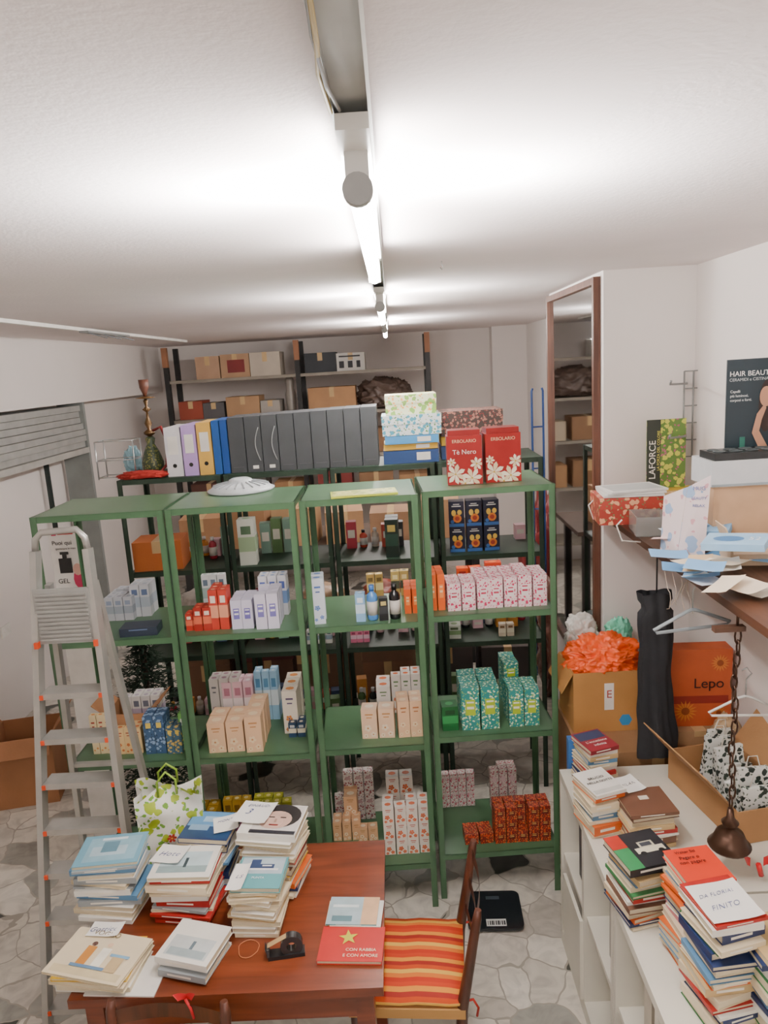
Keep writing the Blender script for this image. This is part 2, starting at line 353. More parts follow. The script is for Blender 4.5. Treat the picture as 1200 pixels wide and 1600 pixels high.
cluster(270,1205,300,1240,.14,2,1,ms('8c6a9c','c8a8d0','5a3c6c'),'lilac carton',k,Ymin=3.0)
# second unit
k='second green unit upper shelf'
cluster(283,960,305,986,1.30,2,2,ms('b83020','d9694a','f0d9c8'),'short red carton',k,Ymin=2.82)
cluster(304,950,332,986,1.30,2,2,ms('a82c20','d9694a','f0d9c8'),'red carton',k,Ymin=2.83)
cluster(330,922,360,984,1.30,2,3,ms('c03c2c','e8a080','f0e0d0'),'tall red carton',k,Ymin=2.83,drop=.25)
cluster(362,938,398,983,1.30,2,3,ms('d4d0e4','6f68b0','f2f2f2'),'white violet carton',k,Ymin=2.82,style='label',drop=.15)
cluster(400,928,438,983,1.30,2,3,ms('d8d4e6','7a74b8','f2f2f2'),'tall white violet carton',k,Ymin=2.84,style='label',drop=.15)
cluster(318,898,356,950,1.30,3,1,ms('dadcdc','9fb4b0','667788'),'pale tall carton',k,Ymin=3.08)
cluster(408,900,452,962,1.30,3,2,ms('dedee4','7c9aca','5566aa'),'white blue tall carton',k,Ymin=3.02)
k='second green unit middle shelf'
cluster(326,1130,384,1176,.72,2,2,ms('ecc49c','f4dcb8','c88a58'),'peach carton',k,Ymin=2.83,style='flower')
cluster(384,1120,412,1176,.72,1,3,ms('ecc49c','f4dcb8','c88a58'),'tall peach carton',k,Ymin=2.85,style='flower')
cluster(310,1058,356,1128,.72,3,2,ms('cfc7c1','a07888','6b6b70'),'grey flower carton',k,Ymin=3.0,style='flower')
cluster(357,1056,404,1120,.72,3,2,ms('e4bcc6','f4e6e6','b97c8c'),'pink carton',k,Ymin=3.02,drop=.2)
cluster(404,1045,440,1120,.72,3,2,ms('98c4e2','dcecf4','4f86b0'),'light blue carton',k,Ymin=3.02,drop=.2)
cluster(450,1062,474,1126,.72,1,3,ms('eae0d0','d98c4a','5c4c6c'),'white orange tall carton',k,Ymin=2.98,style='flower')
cluster(452,1130,478,1152,.72,2,2,ms('26405c','e6dcc4','c7c7c7'),'small navy carton',k,Ymin=2.84)
k='second green unit bottom shelf'
cluster(330,1218,362,1255,.14,2,2,ms('c89c24','efe0a0','8a6a1c'),'yellow carton',k,Ymin=3.0)
cluster(364,1206,405,1255,.14,3,2,ms('d0a830','efe0a0','8a6a1c'),'tall yellow carton',k,Ymin=3.0,drop=.2)
cluster(410,1212,468,1255,.14,4,2,ms('a8a82c','e0d890','5a6a1c'),'olive yellow carton',k,Ymin=3.0,drop=.2)
cluster(360,1290,410,1320,.14,3,1,ms('8a3c6c','d8a0c0','5a1c3c'),'purple carton',k,Ymin=2.85)
cluster(415,1275,478,1318,.14,4,1,ms('e0d4c0','b8865a','7a5a4a'),'cream carton',k,Ymin=2.85,style='flower')
# third unit
k='third green unit upper shelf'
cluster(482,905,503,976,1.30,1,2,ms('dce4ee','6f8fc8','3e5f9c'),'white blue tall carton',k,Ymin=2.85,style='flower')
cluster(557,928,573,972,1.30,1,1,ms('8cb8e0','cfe2f2','e8f0f8'),'pale blue box',k,Ymin=2.87)
cluster(593,935,608,970,1.30,1,1,ms('17191c','33363a','c0b070'),'small black box',k,Ymin=2.87)
cluster(574,893,600,928,1.30,2,1,ms('a88c4c','d8c890','5c4a20'),'gold box',k,Ymin=3.08)
cluster(612,888,640,926,1.30,2,1,ms('b8a05c','3a4030','e8d8a0'),'gold dark box',k,Ymin=3.1)
k='third green unit middle shelf'
cluster(567,1108,620,1154,.72,2,1,ms('eeccaa','f5e4cc','c88a50'),'peach floral carton',k,Ymin=2.86,style='flower')
cluster(622,1096,662,1152,.72,2,2,ms('ecc49c','f4dcb8','b87040'),'tall peach floral carton',k,Ymin=2.88,style='flower')
cluster(590,1055,612,1102,.72,1,2,ms('eee6de','e07440','6c8a5c'),'white orange floral carton',k,Ymin=3.0,style='flower')
cluster(618,1044,664,1102,.72,3,2,ms('eee6de','e07440','6c8a5c'),'tall white floral carton',k,Ymin=3.06,style='flower',drop=.25)
k='third green unit bottom shelf'
cluster(517,1286,560,1314,.14,3,2,ms('e6b88c','f8e4c8','c08a58'),'short peach carton',k,Ymin=2.9,style='flower',drop=.2)
cluster(560,1294,592,1314,.14,2,1,ms('e6b88c','f8e4c8','c08a58'),'low peach carton',k,Ymin=2.9,style='flower')
cluster(540,1245,562,1300,.14,1,2,ms('e6b88c','f8e4c8','c08a58'),'tall peach carton',k,Ymin=3.0,style='flower',tiers=2)
cluster(606,1260,680,1334,.14,4,2,ms('eee4d8','e07040','c04a2c'),'white orange carton',k,Ymin=2.87,style='flower',tiers=3,drop=.2)
cluster(612,1212,676,1290,.14,3,1,ms('eee4d8','e07040','c04a2c'),'rear white orange carton',k,Ymin=3.03,style='flower',tiers=3,drop=.12)
cluster(524,1195,586,1268,.14,4,1,ms(FL('dcd4cc','a05c60','7c6c7c',80),'c0a0a0','806060'),'speckled tall carton',k,Ymin=3.1,style='plain',tiers=2,drop=.15)
# fourth unit
k='fourth green unit upper shelf'
cluster(650,920,672,961,1.30,2,3,ms('e05c18','f0944a','f8d8b0'),'orange carton',k,Ymin=2.95,style='label',d=.05)
cluster(673,898,697,961,1.30,2,3,ms('e86420','f0944a','f8d8b0'),'tall orange carton',k,Ymin=2.97,style='label',d=.05,drop=.2)
PK=FL('f2dcdc','cc3060','e08aa4',75,.38)
cluster(700,912,745,960,1.30,2,3,ms(PK,'f4e8e8','c03050'),'pink floral carton',k,Ymin=2.95,style='label',d=.05)
cluster(745,904,810,960,1.30,3,4,ms(PK,'f4e8e8','c03050'),'middle pink floral carton',k,Ymin=2.965,style='label',d=.05,drop=.15)
cluster(810,898,856,960,1.30,2,4,ms(PK,'f4e8e8','c03050'),'tall pink floral carton',k,Ymin=2.96,style='label',d=.05,drop=.1)
cluster(708,874,745,905,1.30,2,1,ms('d84c18','f08038','8c2010'),'rear orange pack',k,Ymin=3.2,d=.05)
cluster(752,868,778,905,1.30,1,1,ms('c83c18','f08038','8c2010'),'tall rear orange pack',k,Ymin=3.2,d=.05)
k='fourth green unit middle shelf'
cluster(691,1105,718,1147,.72,1,1,ms('145c2c','2f8b4c','0f3b1c'),'dark green box',k,Ymin=2.95)
TL=FL('2c8c88','e0ecc8','c0d848',70,.34)
cluster(723,1074,783,1147,.72,2,3,ms(TL,'b0c830','f0f0e0'),'teal flowered carton',k,Ymin=2.95,style='label',d=.07)
cluster(796,1078,845,1145,.72,2,2,ms(TL,'b0c830','f0f0e0'),'right teal flowered carton',k,Ymin=2.96,style='label',d=.07)
cluster(782,1025,806,1090,.72,1,2,ms(TL,'b0c830','f0f0e0'),'raised teal flowered carton',k,Ymin=3.15,style='label',d=.07,tiers=2)
k='fourth green unit bottom shelf'
RD=FL('7a2018','d85824','f0b05c',90,.36)
cluster(774,1262,862,1322,.14,5,2,ms(RD,'5c1c18','e0b060'),'dark red floral carton',k,Ymin=2.96,style='label',tiers=3,drop=.12)
cluster(727,1304,772,1322,.14,2,1,ms(RD,'c84020','e0b060'),'flat red floral carton',k,Ymin=2.96,d=.1,style='plain')
cluster(690,1205,742,1256,.14,4,1,ms(FL('eae0da','d07080','8c6a6c',90),'e8d0d0','a05060'),'white rose floral carton',k,Ymin=3.12,style='plain',tiers=2,drop=.2)
cluster(765,1195,806,1256,.14,3,2,ms(FL('e6dad2','c06070','8c6a6c',90),'e8d0d0','a05060'),'tall rose floral carton',k,Ymin=3.14,style='plain',drop=.1)
# second row items
k='in the dark second row'
cluster(704,782,782,862,1.38,3,1,[M('1b2138',.4),M('e08030',.4),M('e8c050',.4),M('3c6cb0',.4),M('e0e0d8',.5),M('a83c2c',.5)],'dark fruit printed carton',k,Ymin=3.84,style='fruit')
cluster(374,812,402,884,1.38,1,1,ms('dfe3d8','a9c49c','5c7a5c'),'tall white carton',k,Ymin=3.84)
cluster(604,812,626,876,1.38,1,2,ms('142820','28463a','c8b060'),'tall dark green box',k,Ymin=3.84)
cluster(548,985,578,1004,.89,3,1,ms('e07898','e8c0d0','a04060'),'small rose carton',k,Ymin=3.86)
cluster(700,978,722,1004,.89,1,1,ms('c9cfc0','7f9c6c','506040'),'small sage carton',k,Ymin=3.86)
cluster(780,975,804,1000,.89,2,1,ms('d8c8b0','e8e0c8','806040'),'small beige carton',k,Ymin=3.86)
cluster(480,985,520,1006,.89,4,1,ms('e2e2dc','8ca0b0','506070'),'small white carton',k,Ymin=3.86)
cluster(310,930,350,960,.89,3,1,ms('c9c4b8','7c5c4c','e0e0e0'),'small beige grey carton',k,Ymin=3.86)
def cardboard(w,d,h,loc,rz,label,opened=False,c='a67c52',group=None,name='cardboard_box',flapang=50,frontflap=True):
    m_=M(c,.75,0,.1,5,.15); g=G()
    if not opened: g.box(-w/2,-d/2,0,w/2,d/2,h)
    else:
        T=.004
        g.box(-w/2,-d/2,0,w/2,d/2,T); g.box(-w/2,-d/2,T,-w/2+T,d/2,h); g.box(w/2-T,-d/2,T,w/2,d/2,h); g.box(-w/2+T,-d/2,T,w/2-T,-d/2+T,h); g.box(-w/2+T,d/2-T,T,w/2-T,d/2,h)
    o=g.build(name,[m_],loc=loc,rz=rz,label=label,cat='box',group=group)
    if not opened:
        G().box(-.025,-d/2-.001,h*.6,.025,-d/2+.0,h).box(-.025,-d/2-.001,h,.025,d/2,h+.001).build('tape',M('c8a878',.3),o)
    else:
        a=R(flapang); c_,s_=math.cos(a),math.sin(a); l=d*.4
        G().beam((-w/2,0,h),(-w/2-l*c_,0,h+l*s_),d*.96,.004,0,(0,0,1)).build('flap',m_,o); G().beam((w/2,0,h),(w/2+l*c_,0,h+l*s_),d*.96,.004,0,(0,0,1)).build('flap',m_,o)
        if frontflap: G().beam((0,-d/2,h),(0,-d/2-l*.35,h-l*.8),w*.96,.004,0,(0,0,1)).build('flap',m_,o)
    return o
t=E('storage_table',(-1.6,5.0,0),'long low dark bench carrying brown parcels behind the racks','bench')
G().box(0,0,1.15,2.2,.7,1.18).build('top',M('4a3b30',.6),t)
for x in (.05,2.1):
    for y in (.05,.6): G().box(x,y,0,x+.05,y+.05,1.15).build('leg',M('2c2c2c',.5),t)
random.seed(11)
for i in range(6):
    w=random.uniform(.26,.32); cardboard(w,.3,random.uniform(.14,.3),(-1.42+i*.34,5.2,1.181),R(jit(6)),f'brown parcel on the low bench behind the racks, {ORD[i]} from left',c=random.choice(['a9825c','8c6a4c','b8946a','9c7450']),group='brown parcels on the bench')
for i in range(4):
    cardboard(.4,.4,.42,(-1.3+i*.5,5.35,0),R(jit(4)),f'large brown carton under the low bench, {ORD[i]} from left',c='7f6248',group='large cartons under the bench')
for z,zn in ((1.501,'third'),(1.001,'fourth')):
    for i in range(6):
        cardboard(random.uniform(.34,.4),.34,random.uniform(.2,.34),(xs[0]+.3+i*.44 if i<3 else xs[1]+.3+(i-3)*.44,7.96,z),0,f'stored carton on the {zn} back board, {ORD[i]} from left',c=random.choice(['a9825c','8c6a4c','5c3c34','7c3430','b8a890','54504c']),group='stored cartons on the back rack')
# stacked stock on the floor behind the second row
for i in range(6):
    zz=0
    for j in range(3 if i<5 else 2):
        hh=random.uniform(.26,.36); cardboard(random.uniform(.3,.35),.3,hh,(-1.3+i*.39,4.6,zz),R(jit(4)),f'carton stacked on the floor behind the racks, column {ORD[i]} from left, {["bottom","middle","top"][j]}',c=random.choice(['6c4a38','8c6448','5c2c2c','7c5c44','4c4440','94704c']),group='cartons stacked behind the dark racks'); zz+=hh+.001
    if i<5:
        c=random.choice(['7c2830','8c3c2c','5c5a70','b09070','a8a098'])
        G().blob((0,0,.06),(.14,.12,.08),30+i,.3,3,sub=4).build('wrapped_bundle',M(c,.4,0,.2,20),loc=(-1.3+i*.39,4.6,zz),label=f'wrapped bundle on the floor cartons, {ORD[i]} from left',cat='bundle',group='wrapped bundles behind the racks')
def bottle(loc,r,h,c,cap,label,group=None,cat='bottle'):
    o=G().lathe([(r*.9,0),(r,h*.04),(r,h*.66),(r*.85,h*.74),(r*.4,h*.8),(r*.4,h*.84)],14).build('bottle',M(c,.2),loc=loc,label=label,cat=cat,group=group)
    G().lathe([(r*.48,h*.84),(r*.48,h),(r*.4,h)],12).build('cap',M(cap,.4),o)
    G().lathe([(r*1.01,h*.15),(r*1.01,h*.55)],14).build('paper_label',M('d4d0c8',.5),o); return o
for z,zn in ((1.38,'upper'),(.89,'middle'),(.40,'lower')):
    for u in range(4):
        x=-1.42+u*.56
        nm=['far left','second','third','far right'][u]
        for rw in range(2 if (z<1.3 or u==0) else 1):
            for i in range(7):
                X=x+.02+i*.067
                if z>1.3 and ((u==1 and i>3) or (u==2 and i>4) or (u==3 and i<6)): continue
                if rw==1 and (random.random()<.3 or (u==0 and z>1.3 and i<5)): continue
                lab=f'on {zn} board of {nm} dark rack'+(' front' if rw else '')
                c=random.choice(['a83040','c9bfae','5c7a4c','d08c3c','b0a8a0','3c4c6c','c04c3c','7c9c8c','e0b8c0','2c2c30'])
                Yy=4.12-rw*.08
                if random.random()<.4: bottle((X,Yy,z),.022,random.uniform(.1,.17)-rw*.02,c,random.choice(['111111','d8d8d8','b89040']),f'small bottle, {ORD[i]} from left {lab}','small bottles in the dark racks')
                else:
                    g=G(); hh=random.uniform(.08,.21)-rw*.03; g.box(-.029,-.03,0,.029,.03,hh,0); g.box(-.02,-.0304,hh*.4,.02,-.03,hh*.7,1)
                    g.build('cosmetics_carton',ms(c,'ddd8cc','888888')[:2],loc=(X,Yy,z),rz=R(jit(6)),label=f'small carton, {ORD[i]} from left {lab}',cat='box',group='small cartons in the dark racks')
Z2=1.3505
c=PZ(583,970,Z2); bottle((c.x,max(c.y,2.96),Z2),.023,.15,'5a94d8','3f76c0','light blue pump bottle on the third green unit')
c=PZ(618,966,Z2); bottle((c.x,max(c.y,2.96),Z2),.023,.15,'1a1a1c','0c0c0c','black bottle with pale label on the third green unit')
def bag(loc,d,c,label,seed=1,rough=.35,name='plastic_bag',cat='bag',amp=.35,group=None,sub=5,fr=3):
    return G().blob((0,0,d[2]*.75),d,seed,amp,fr,sub=sub).build(name,M(c,rough,0,.15,14),loc=loc,label=label,cat=cat,group=group)
bag((1.13,5.0,0),(.18,.25,.5),'6a4438','brown wrapped bundle on the floor by the mirror',5)
bag((1.15,5.7,0),(.2,.3,.72),'7c2c2c','dark red plastic bundle behind the fourth unit',6)
# ---------- top of rack, back
def ontop(x0,yt,x1,yb,z,Y):
    xc=(x0+x1)/2; b=PY(xc,yb,Y); zz=b.z if z is None else z
    return Vector((b.x,Y,zz)),(x1-x0)*dep(Vector((b.x,Y,zz)))/F,PY(xc,yt,Y).z-zz
ZT=1.886; YB=3.84
def binder(x0,x1,yt,c,label,lab='f0ede6',nm='ring_binder'):
    p,w,h=ontop(x0,yt,x1,740,ZT,YB)
    o=G().box(-w/2*.95,0,0,w/2*.95,.27,h).build(nm,M(c,.45),loc=p,label=label,cat='binder',group='binders standing on the dark rack',bev=.002)
    if lab:
        G().box(-w*.3,-.001,h*.45,w*.3,0,h*.82).build('spine_label',M(lab,.6),o); G().disc((0,-.0012,h*.22),.011,.011,0,16,'y').build('finger_hole',BLK,o)
    return o
binder(262,288,668,'e4e2e6','white ring binder, leftmost in the binder row')
binder(289,312,664,'bf9fdc','lilac ring binder between the white and yellow binders')
binder(313,336,660,'e0b458','yellow ring binder beside the blue binders')
binder(337,349,657,'1c549c','blue ring binder next to the yellow binder',None)
binder(350,361,656,'124690','blue ring binder next to the black file boxes',None)
xw=(594-362)/9
for i in range(9):
    o=binder(362+i*xw,362+(i+1)*xw,652-2.1*i,'3f4346',f'black magazine file box, {ORD[i]} from left in its row',None,'magazine_file')
    p,w,h=ontop(362+i*xw,652-2.1*i,362+(i+1)*xw,740,ZT,YB)
    if i in(1,2):
        pts=[(w*(.35-.25*math.sin(q/10*PI)),-.002,h*(.2+.6*q/10)) for q in range(11)]
        G().tube(pts,.0025,6).build('curved_emblem',M('9a9d9c',.5),o)
        G().box(-w*.15,-.0012,h*.06,w*.2,0,h*.12).build('spine_label',WHT,o)
    else: G().box(-w*.33,-.0012,h*.1,w*.33,0,h*.105).build('seam',M('65696c'),o)
def flat(x0,yt,x1,yb,z,Y,d,mt,label,name,cat,lid=True,group=None,rz=0):
    p,w,h=ontop(x0,yt,x1,yb,z,Y)
    o=G().box(-w/2,0,0,w/2,d,h*.97).build(name,mt,loc=p,rz=rz,label=label,cat=cat,group=group,bev=.0015)
    if lid: G().box(-w/2-.002,-.002,h*.55,w/2+.002,d+.002,h*.995).build('lid',mt,o)
    else: G().box(w*.1,-.001,h*.2,w*.35,0,h*.8).build('spine_label',WHT,o)
    return p.z+h
z=ZT
z=flat(600,703,686,720,z,3.84,.24,M('203f70',.4),'dark blue binder lying at the bottom of the gift box pile','ring_binder','binder',False)
z=flat(600,693,684,703,z+.001,3.85,.24,M('d8ac38',.4),'yellow spined binder lying in the gift box pile','ring_binder','binder',False)
z=flat(602,680,686,693,z+.001,3.84,.24,M('4a98d0',.4),'light blue binder lying in the gift box pile','ring_binder','binder',False)
z=flat(598,648,690,680,z+.001,3.84,.25,FL('e6eeee','4ca0b8','5c9050',38,.4),'white gift box with blue and green leaves','gift_box','box')
z=flat(603,616,682,648,z+.001,3.87,.22,FL('e4e8c4','7fa84c','e8a048',30,.42),'pale green gift box with yellow flowers, topmost of the pile','gift_box','box')
z=flat(690,695,760,712,ZT,3.9,.22,M('2a4a78',.4),'dark blue binder lying beside the gift box pile','ring_binder','binder',False)
z=flat(690,680,766,695,z+.001,3.9,.22,M('d8b83c',.4),'yellow binder lying under the dark flowered box','ring_binder','binder',False)
z=flat(690,641,786,680,z+.001,3.88,.24,FL('3c3430','a07060','7c2c2c',55,.42),'dark gift box with brown and red flowers','gift_box','box')
# tins
for i,(x0,x1,yt,tt,lb) in enumerate(((700,756,672,'Tè Nero','red tea tin with white flowers, left of the pair'),(758,815,668,'','red tea tin with white flowers, right of the pair'))):
    c=PZ((x0+x1)/2,757-i*4,1.886); w=(x1-x0)*dep(c)/F*.97; h=PY((x0+x1)/2,yt,c.y).z-c.z; red=M('9c1c1a',.3,.2)
    o=G().box(-w/2,-w*.35,0,w/2,w*.35,h*.9).build('tea_tin',red,loc=(c.x,c.y+w*.35,1.886),rz=R(-2+i*5),label=lb,cat='tin',group='red tea tins',bev=.004)
    G().box(-w*.46,-w*.32,h*.9,w*.46,w*.32,h).build('lid',M('8e1c1a',.3,.3),o,bev=.004)
    text('ERBOLARIO',w*.13,M('e9c9a0',.5),o,(0,-w*.35-.001,h*.8))
    if tt: text(tt,w*.19,M('f0e6dc',.5),o,(0,-w*.35-.001,h*.6))
    g=G(); yy=-w*.35-.001
    def cl(x,z): return (max(-w*.49,min(w*.49,x)),max(.002,z))
    for fx_,fz,fr in ((-.27,.2,.3),(.2,.12,.3),(.34,.38,.2),(-.38,.42,.14),(.0,.02,.2)):
        for q in range(7):
            a=q*2*PI/7+fx_*5; X0=w*fx_; Z0=h*fz; r1=w*fr; yy-=.00003
            P=[cl(X0,Z0)]+[cl(X0+r1*k_*math.cos(a+e_),Z0+r1*k_*math.sin(a+e_)) for k_,e_ in ((.5,-.38),(.75,-.28),(1,0),(.75,.28),(.5,.38))]
            g.poly([(x,yy,z_) for x,z_ in P],q%2)
        g.disc((w*fx_,yy-.0001,h*fz+.001 if fz<.1 else h*fz),w*.03,w*.03,2,8,'y')
    g.build('flower_print',[M('f2e8d0',.5),M('e3cfa6',.5),M('c8a040',.5)],o)
# dome
c=PZ(370,772,1.886); c.y+=.1
g=G(); g.lathe([(.145,0),(.15,.008),(.135,.014),(.125,.024),(.09,.034),(.055,.04),(.05,.05),(.038,.056),(.0,.057)],48)
o=g.build('serving_dome',M('c8ced2',.3),loc=(c.x,c.y,1.886),label='round white plastic dome lid on the second green unit',cat='dome cover')
g=G()
for q in range(20):
    a=q*PI/10; g.beam((.055*math.cos(a),.055*math.sin(a),.043),(.125*math.cos(a),.125*math.sin(a),.027),.004,.004)
g.build('ribs',M('9aa0a4',.3),o)
c=PZ(570,776,1.886); o=G().box(-.135,0,0,.135,.13,.008).build('magazine',M('bcc83c',.35),loc=(c.x,c.y,1.886),rz=R(6),label='yellow green magazine on the third green unit top',cat='magazine')
G().box(-.128,.008,.008,.128,.124,.009).build('cover_picture',FL('c8cc64','94a440','e8e0a8',20),o)
# hookah
p,w_,h=ontop(225,592,258,742,ZT,3.95)
t=E('hookah',p,'brass and green glass water pipe at the left rack end','water pipe')
G().lathe([(.048,0),(.056,.02),(.058,.07),(.04,.13),(.02,.17),(.026,.2),(.016,.21)],20).build('glass_base',FL('34442c','7c7c3c','1c2c1c',80),t)
G().lathe([(.008,.21),(.03,.225),(.03,.235),(.008,.25),(.02,.28),(.008,.31),(.006,.34),(.024,.355),(.006,.37),(.013,.4),(.006,h*.8)],16).build('stem',M('5c4428',.35,.7),t)
G().lathe([(.006,h*.8),(.05,h*.81),(.05,h*.815),(.01,h*.83)],20).build('tray',M('80603c',.35,.7),t)
G().lathe([(.008,h*.83),(.014,h*.87),(.024,h*.92),(.026,h),(.02,h)],16).build('bowl',M('5c3424',.5),t)
G().tube([(.02,0,.24),(.07,-.02,.26),(.1,-.03,.18),(.09,-.05,.06),(.05,-.08,.01),(-.05,-.08,.01)],.008,8).build('hose',M('7a2020',.6),t)
bag((p.x-.02,3.86,ZT),(.13,.05,.022),'a82c24','red cloth lying at the foot of the water pipe',4,.8,'cloth','cloth')
bag((p.x-.16,4.1,ZT),(.045,.05,.08),'8ab0bc','teal plastic bag left of the water pipe',9)
p,w_,h=ontop(178,686,236,745,ZT,3.95)
g=G()
for zz in (.01,h*.5,h):
    g.tube([(-w_/2,-.06,zz),(w_/2,-.06,zz),(w_/2,.06,zz),(-w_/2,.06,zz)],.003,6,closed=True)
for a in(-1,1):
    for b_ in(-1,1): g.tube([(a*w_/2,b_*.06,0),(a*w_/2,b_*.06,h)],.004,6)
g.build('wire_stand',STEEL,loc=(p.x-.05,3.93,ZT),label='small chrome wire stand beside the water pipe',cat='stand')
# ---------- back rack items
def backbox(x0,yt,x1,z,c,label):
    p,w,h=ontop(x0,yt,x1,600,z,7.78); return cardboard(w,.34,h,(p.x,7.96,z+.001),0,label,c=c)
o=backbox(308,557,345,2.36,'b8967a','brown carton at the left of the top back board')
o=backbox(347,553,392,2.36,'b39070','brown taped carton in the middle of the top back board')
G().box(-.08,-.172,.05,.1,-.17,.18).build('paper_label',M('7c2c2c'),o)
o=backbox(393,550,440,2.36,'c3b8a8','pale carton with dark stains on the top back board')
o=backbox(528,551,572,2.36,'d8d6d0','white carton with black printed marks on the top board')
G().box(-.12,-.172,.03,-.07,-.17,.1).box(-.03,-.172,.03,.02,-.17,.1).box(.06,-.172,.03,.1,-.17,.1).box(-.12,-.172,.14,.1,-.17,.155).build('printed_marks',INK,o)
o=backbox(478,551,527,2.36,'3c4044','dark appliance carton on the top back board')
o=backbox(480,605,554,1.95,'b48a62','wide brown carton on the second back board')
p,_,_=ontop(555,590,650,635,1.95,7.78); bag((p.x,7.96,1.96),(.29,.16,.17),'5c4c44','large dark wrapped bundle on the second back board',12)
o=backbox(350,620,402,1.95,'b08c68','brown carton with open side on the second back board')
o=backbox(275,628,312,1.95,'9c4a38','dark red carton at the left of the second back board')
o=backbox(313,630,346,1.95,'5c5a5c','grey carton on the second back board')
o=backbox(404,626,434,1.95,'a8a29a','pale grey carton beside the ornament on the second back board')
G().lathe([(.06,0),(.05,.05),(.06,.2),(.04,.26),(.05,.34),(.02,.4)],16).build('statuette',M('a9a49c',.4,.3),loc=(xs[1]-.12,7.93,1.951),label='small grey ornament wrapped on the second back board',cat='ornament')
# ---------- mirror, hand truck
t=E('wall_mirror',(.928,3.34,0),'tall brown framed mirror on the side of the white pillar','mirror')
fm=WOOD('4a2a1c','6a4230',3,.4,2); y1=1.0
G().box(-.012,.03,.83,-.004,y1-.03,2.69).build('glass',M('e4e8e8',.03,1,0),t)
for a,b_ in ((0,.03),(y1-.03,y1)): G().box(-.03,a,.8,0,b_,2.72).build('frame_stile',fm,t)
for a,b_ in ((.8,.83),(2.69,2.72)): G().box(-.029,.03,a,0,y1-.03,b_).build('frame_rail',fm,t)
p=PY(846,745,5.3); t=E('folding_trolley',(p.x-.02,5.3,0),'blue folding hand trolley standing by the far mirror edge','trolley')
zt=PY(846,606,5.3).z
for a in (-.04,.04): G().tube([(a,0,0),(a,0,zt-.02),(a*.8,0,zt)],.008,8).build('rail',M('2c4c88',.4),t)
for q in range(7): G().tube([(-.04,0,.1+q*.3),(.04,0,.1+q*.3)],.006,8).build('crossbar',M('1c3c7c',.4),t)
# ---------- left side
t=E('roller_shutter',(-2.62,4.5,0),'grey rolled metal shutter on the left wall','shutter')
g=G(); 
for q in range(7): g.box(-.2,0,1.87+q*.05,.0+.02*math.sin(q),1.7,1.87+q*.05+.046)
g.build('slats',M('b0b1ad',.45,.3),t)
G().box(-.2,1.7,0,.02,1.74,2.24).build('guide_rail',M('8a8f8c',.5),t); G().box(-.19,1.3,0,-.16,1.33,1.86).build('lock_bar',M('1f2c2a',.5),t); G().box(-.2,-.0,1.82,.03,1.7,1.865).build('bottom_bar',M('c5c4be',.4,.3),t)
cardboard(.34,.3,.42,(-2.28,4.0,0),R(12),'open brown carton on the floor by the left wall',True,'a3714c')
cardboard(.36,.34,.22,(-2.55,3.3,0),R(-8),'low brown carton on the floor at the left edge',False,'9c7048')
p=PX(8,985,-2.848); G().box(0,-.06,-.04,.01,.06,.04).box(.01,-.03,-.012,.014,.03,.012).build('wall_socket',WHT,loc=p,label='white electrical socket low on the left wall',cat='socket')
# banner
p=PY(106,880,3.42); w=48*dep(p)/F; h=PY(102,826,3.42).z; t=E('promotional_banner',(p.x,3.42,0),'white standing hygiene gel advertising banner behind the stepladder','banner')
zz=lambda y_: PY(104,y_,3.42).z
G().box(-w/2,0,0,w/2,.004,h).build('panel',M('ece9e4',.5),t); G().box(-w/2,-.04,-.0,w/2,.04,.02).build('base',STEEL,t)
text('Puoi qui',w*.2,INK,t,(-w*.1,-.002,zz(848))); text('igienizzarti le mani',w*.09,INK,t,(-w*.0,-.002,zz(857))); text('GEL',w*.22,INK,t,(-w*.2,-.002,zz(908))); text('IGIENIZZANTE',w*.125,INK,t,(0,-.002,zz(921)))
G().box(-.04,-.006,zz(895),.02,-.002,zz(872)).box(-.02,-.006,zz(872),.0,-.002,zz(866)).box(-.03,-.006,zz(866),.01,-.002,zz(862)).build('bottle_print',BLK,t)
G().box(-w*.4,-.003,zz(836),-w*.25,-.002,zz(831)).box(-w*.2,-.003,zz(835),w*.3,-.002,zz(832),1).disc((.05,-.004,zz(905)),.03,.05,0,12,'y').disc((.045,-.0045,zz(890)),.022,.03,2,12,'y').build('pink_print',[M('c9305c'),M('c04040'),M('e0b0a0')],t)
# christmas tree
random.seed(3); t=E('christmas_tree',(-1.36,3.56,0),'dark green artificial tree behind the first green unit','tree')
G().tube([(0,0,0),(0,0,1.05)],.018,8).build('trunk',M('3c2c20'),t)
g=G()
for q in range(3800):
    z=random.uniform(.12,1.12); rr=min(.2,(1.25-z)*.34)*random.uniform(.2,1); a=random.uniform(0,2*PI); p0=Vector((rr*math.cos(a),rr*math.sin(a),z)); o_=Vector((math.cos(a+jit(.8)),math.sin(a+jit(.8)),jit(.5)))*.035
    s_=Vector((-math.sin(a),math.cos(a),0))*.008; g.poly([p0-s_,p0+s_,p0+o_])
g.build('foliage',M('142e1e',.8),t)
o=cardboard(.2,.18,.13,(-1.28,3.15,.796),0,'open brown carton on the first green unit middle shelf',True,'a87850',flapang=40)
o=cardboard(.26,.2,.16,(-1.32,3.93,1.381),R(4),'orange carton on the dark rack behind the first unit',False,'b8642c')
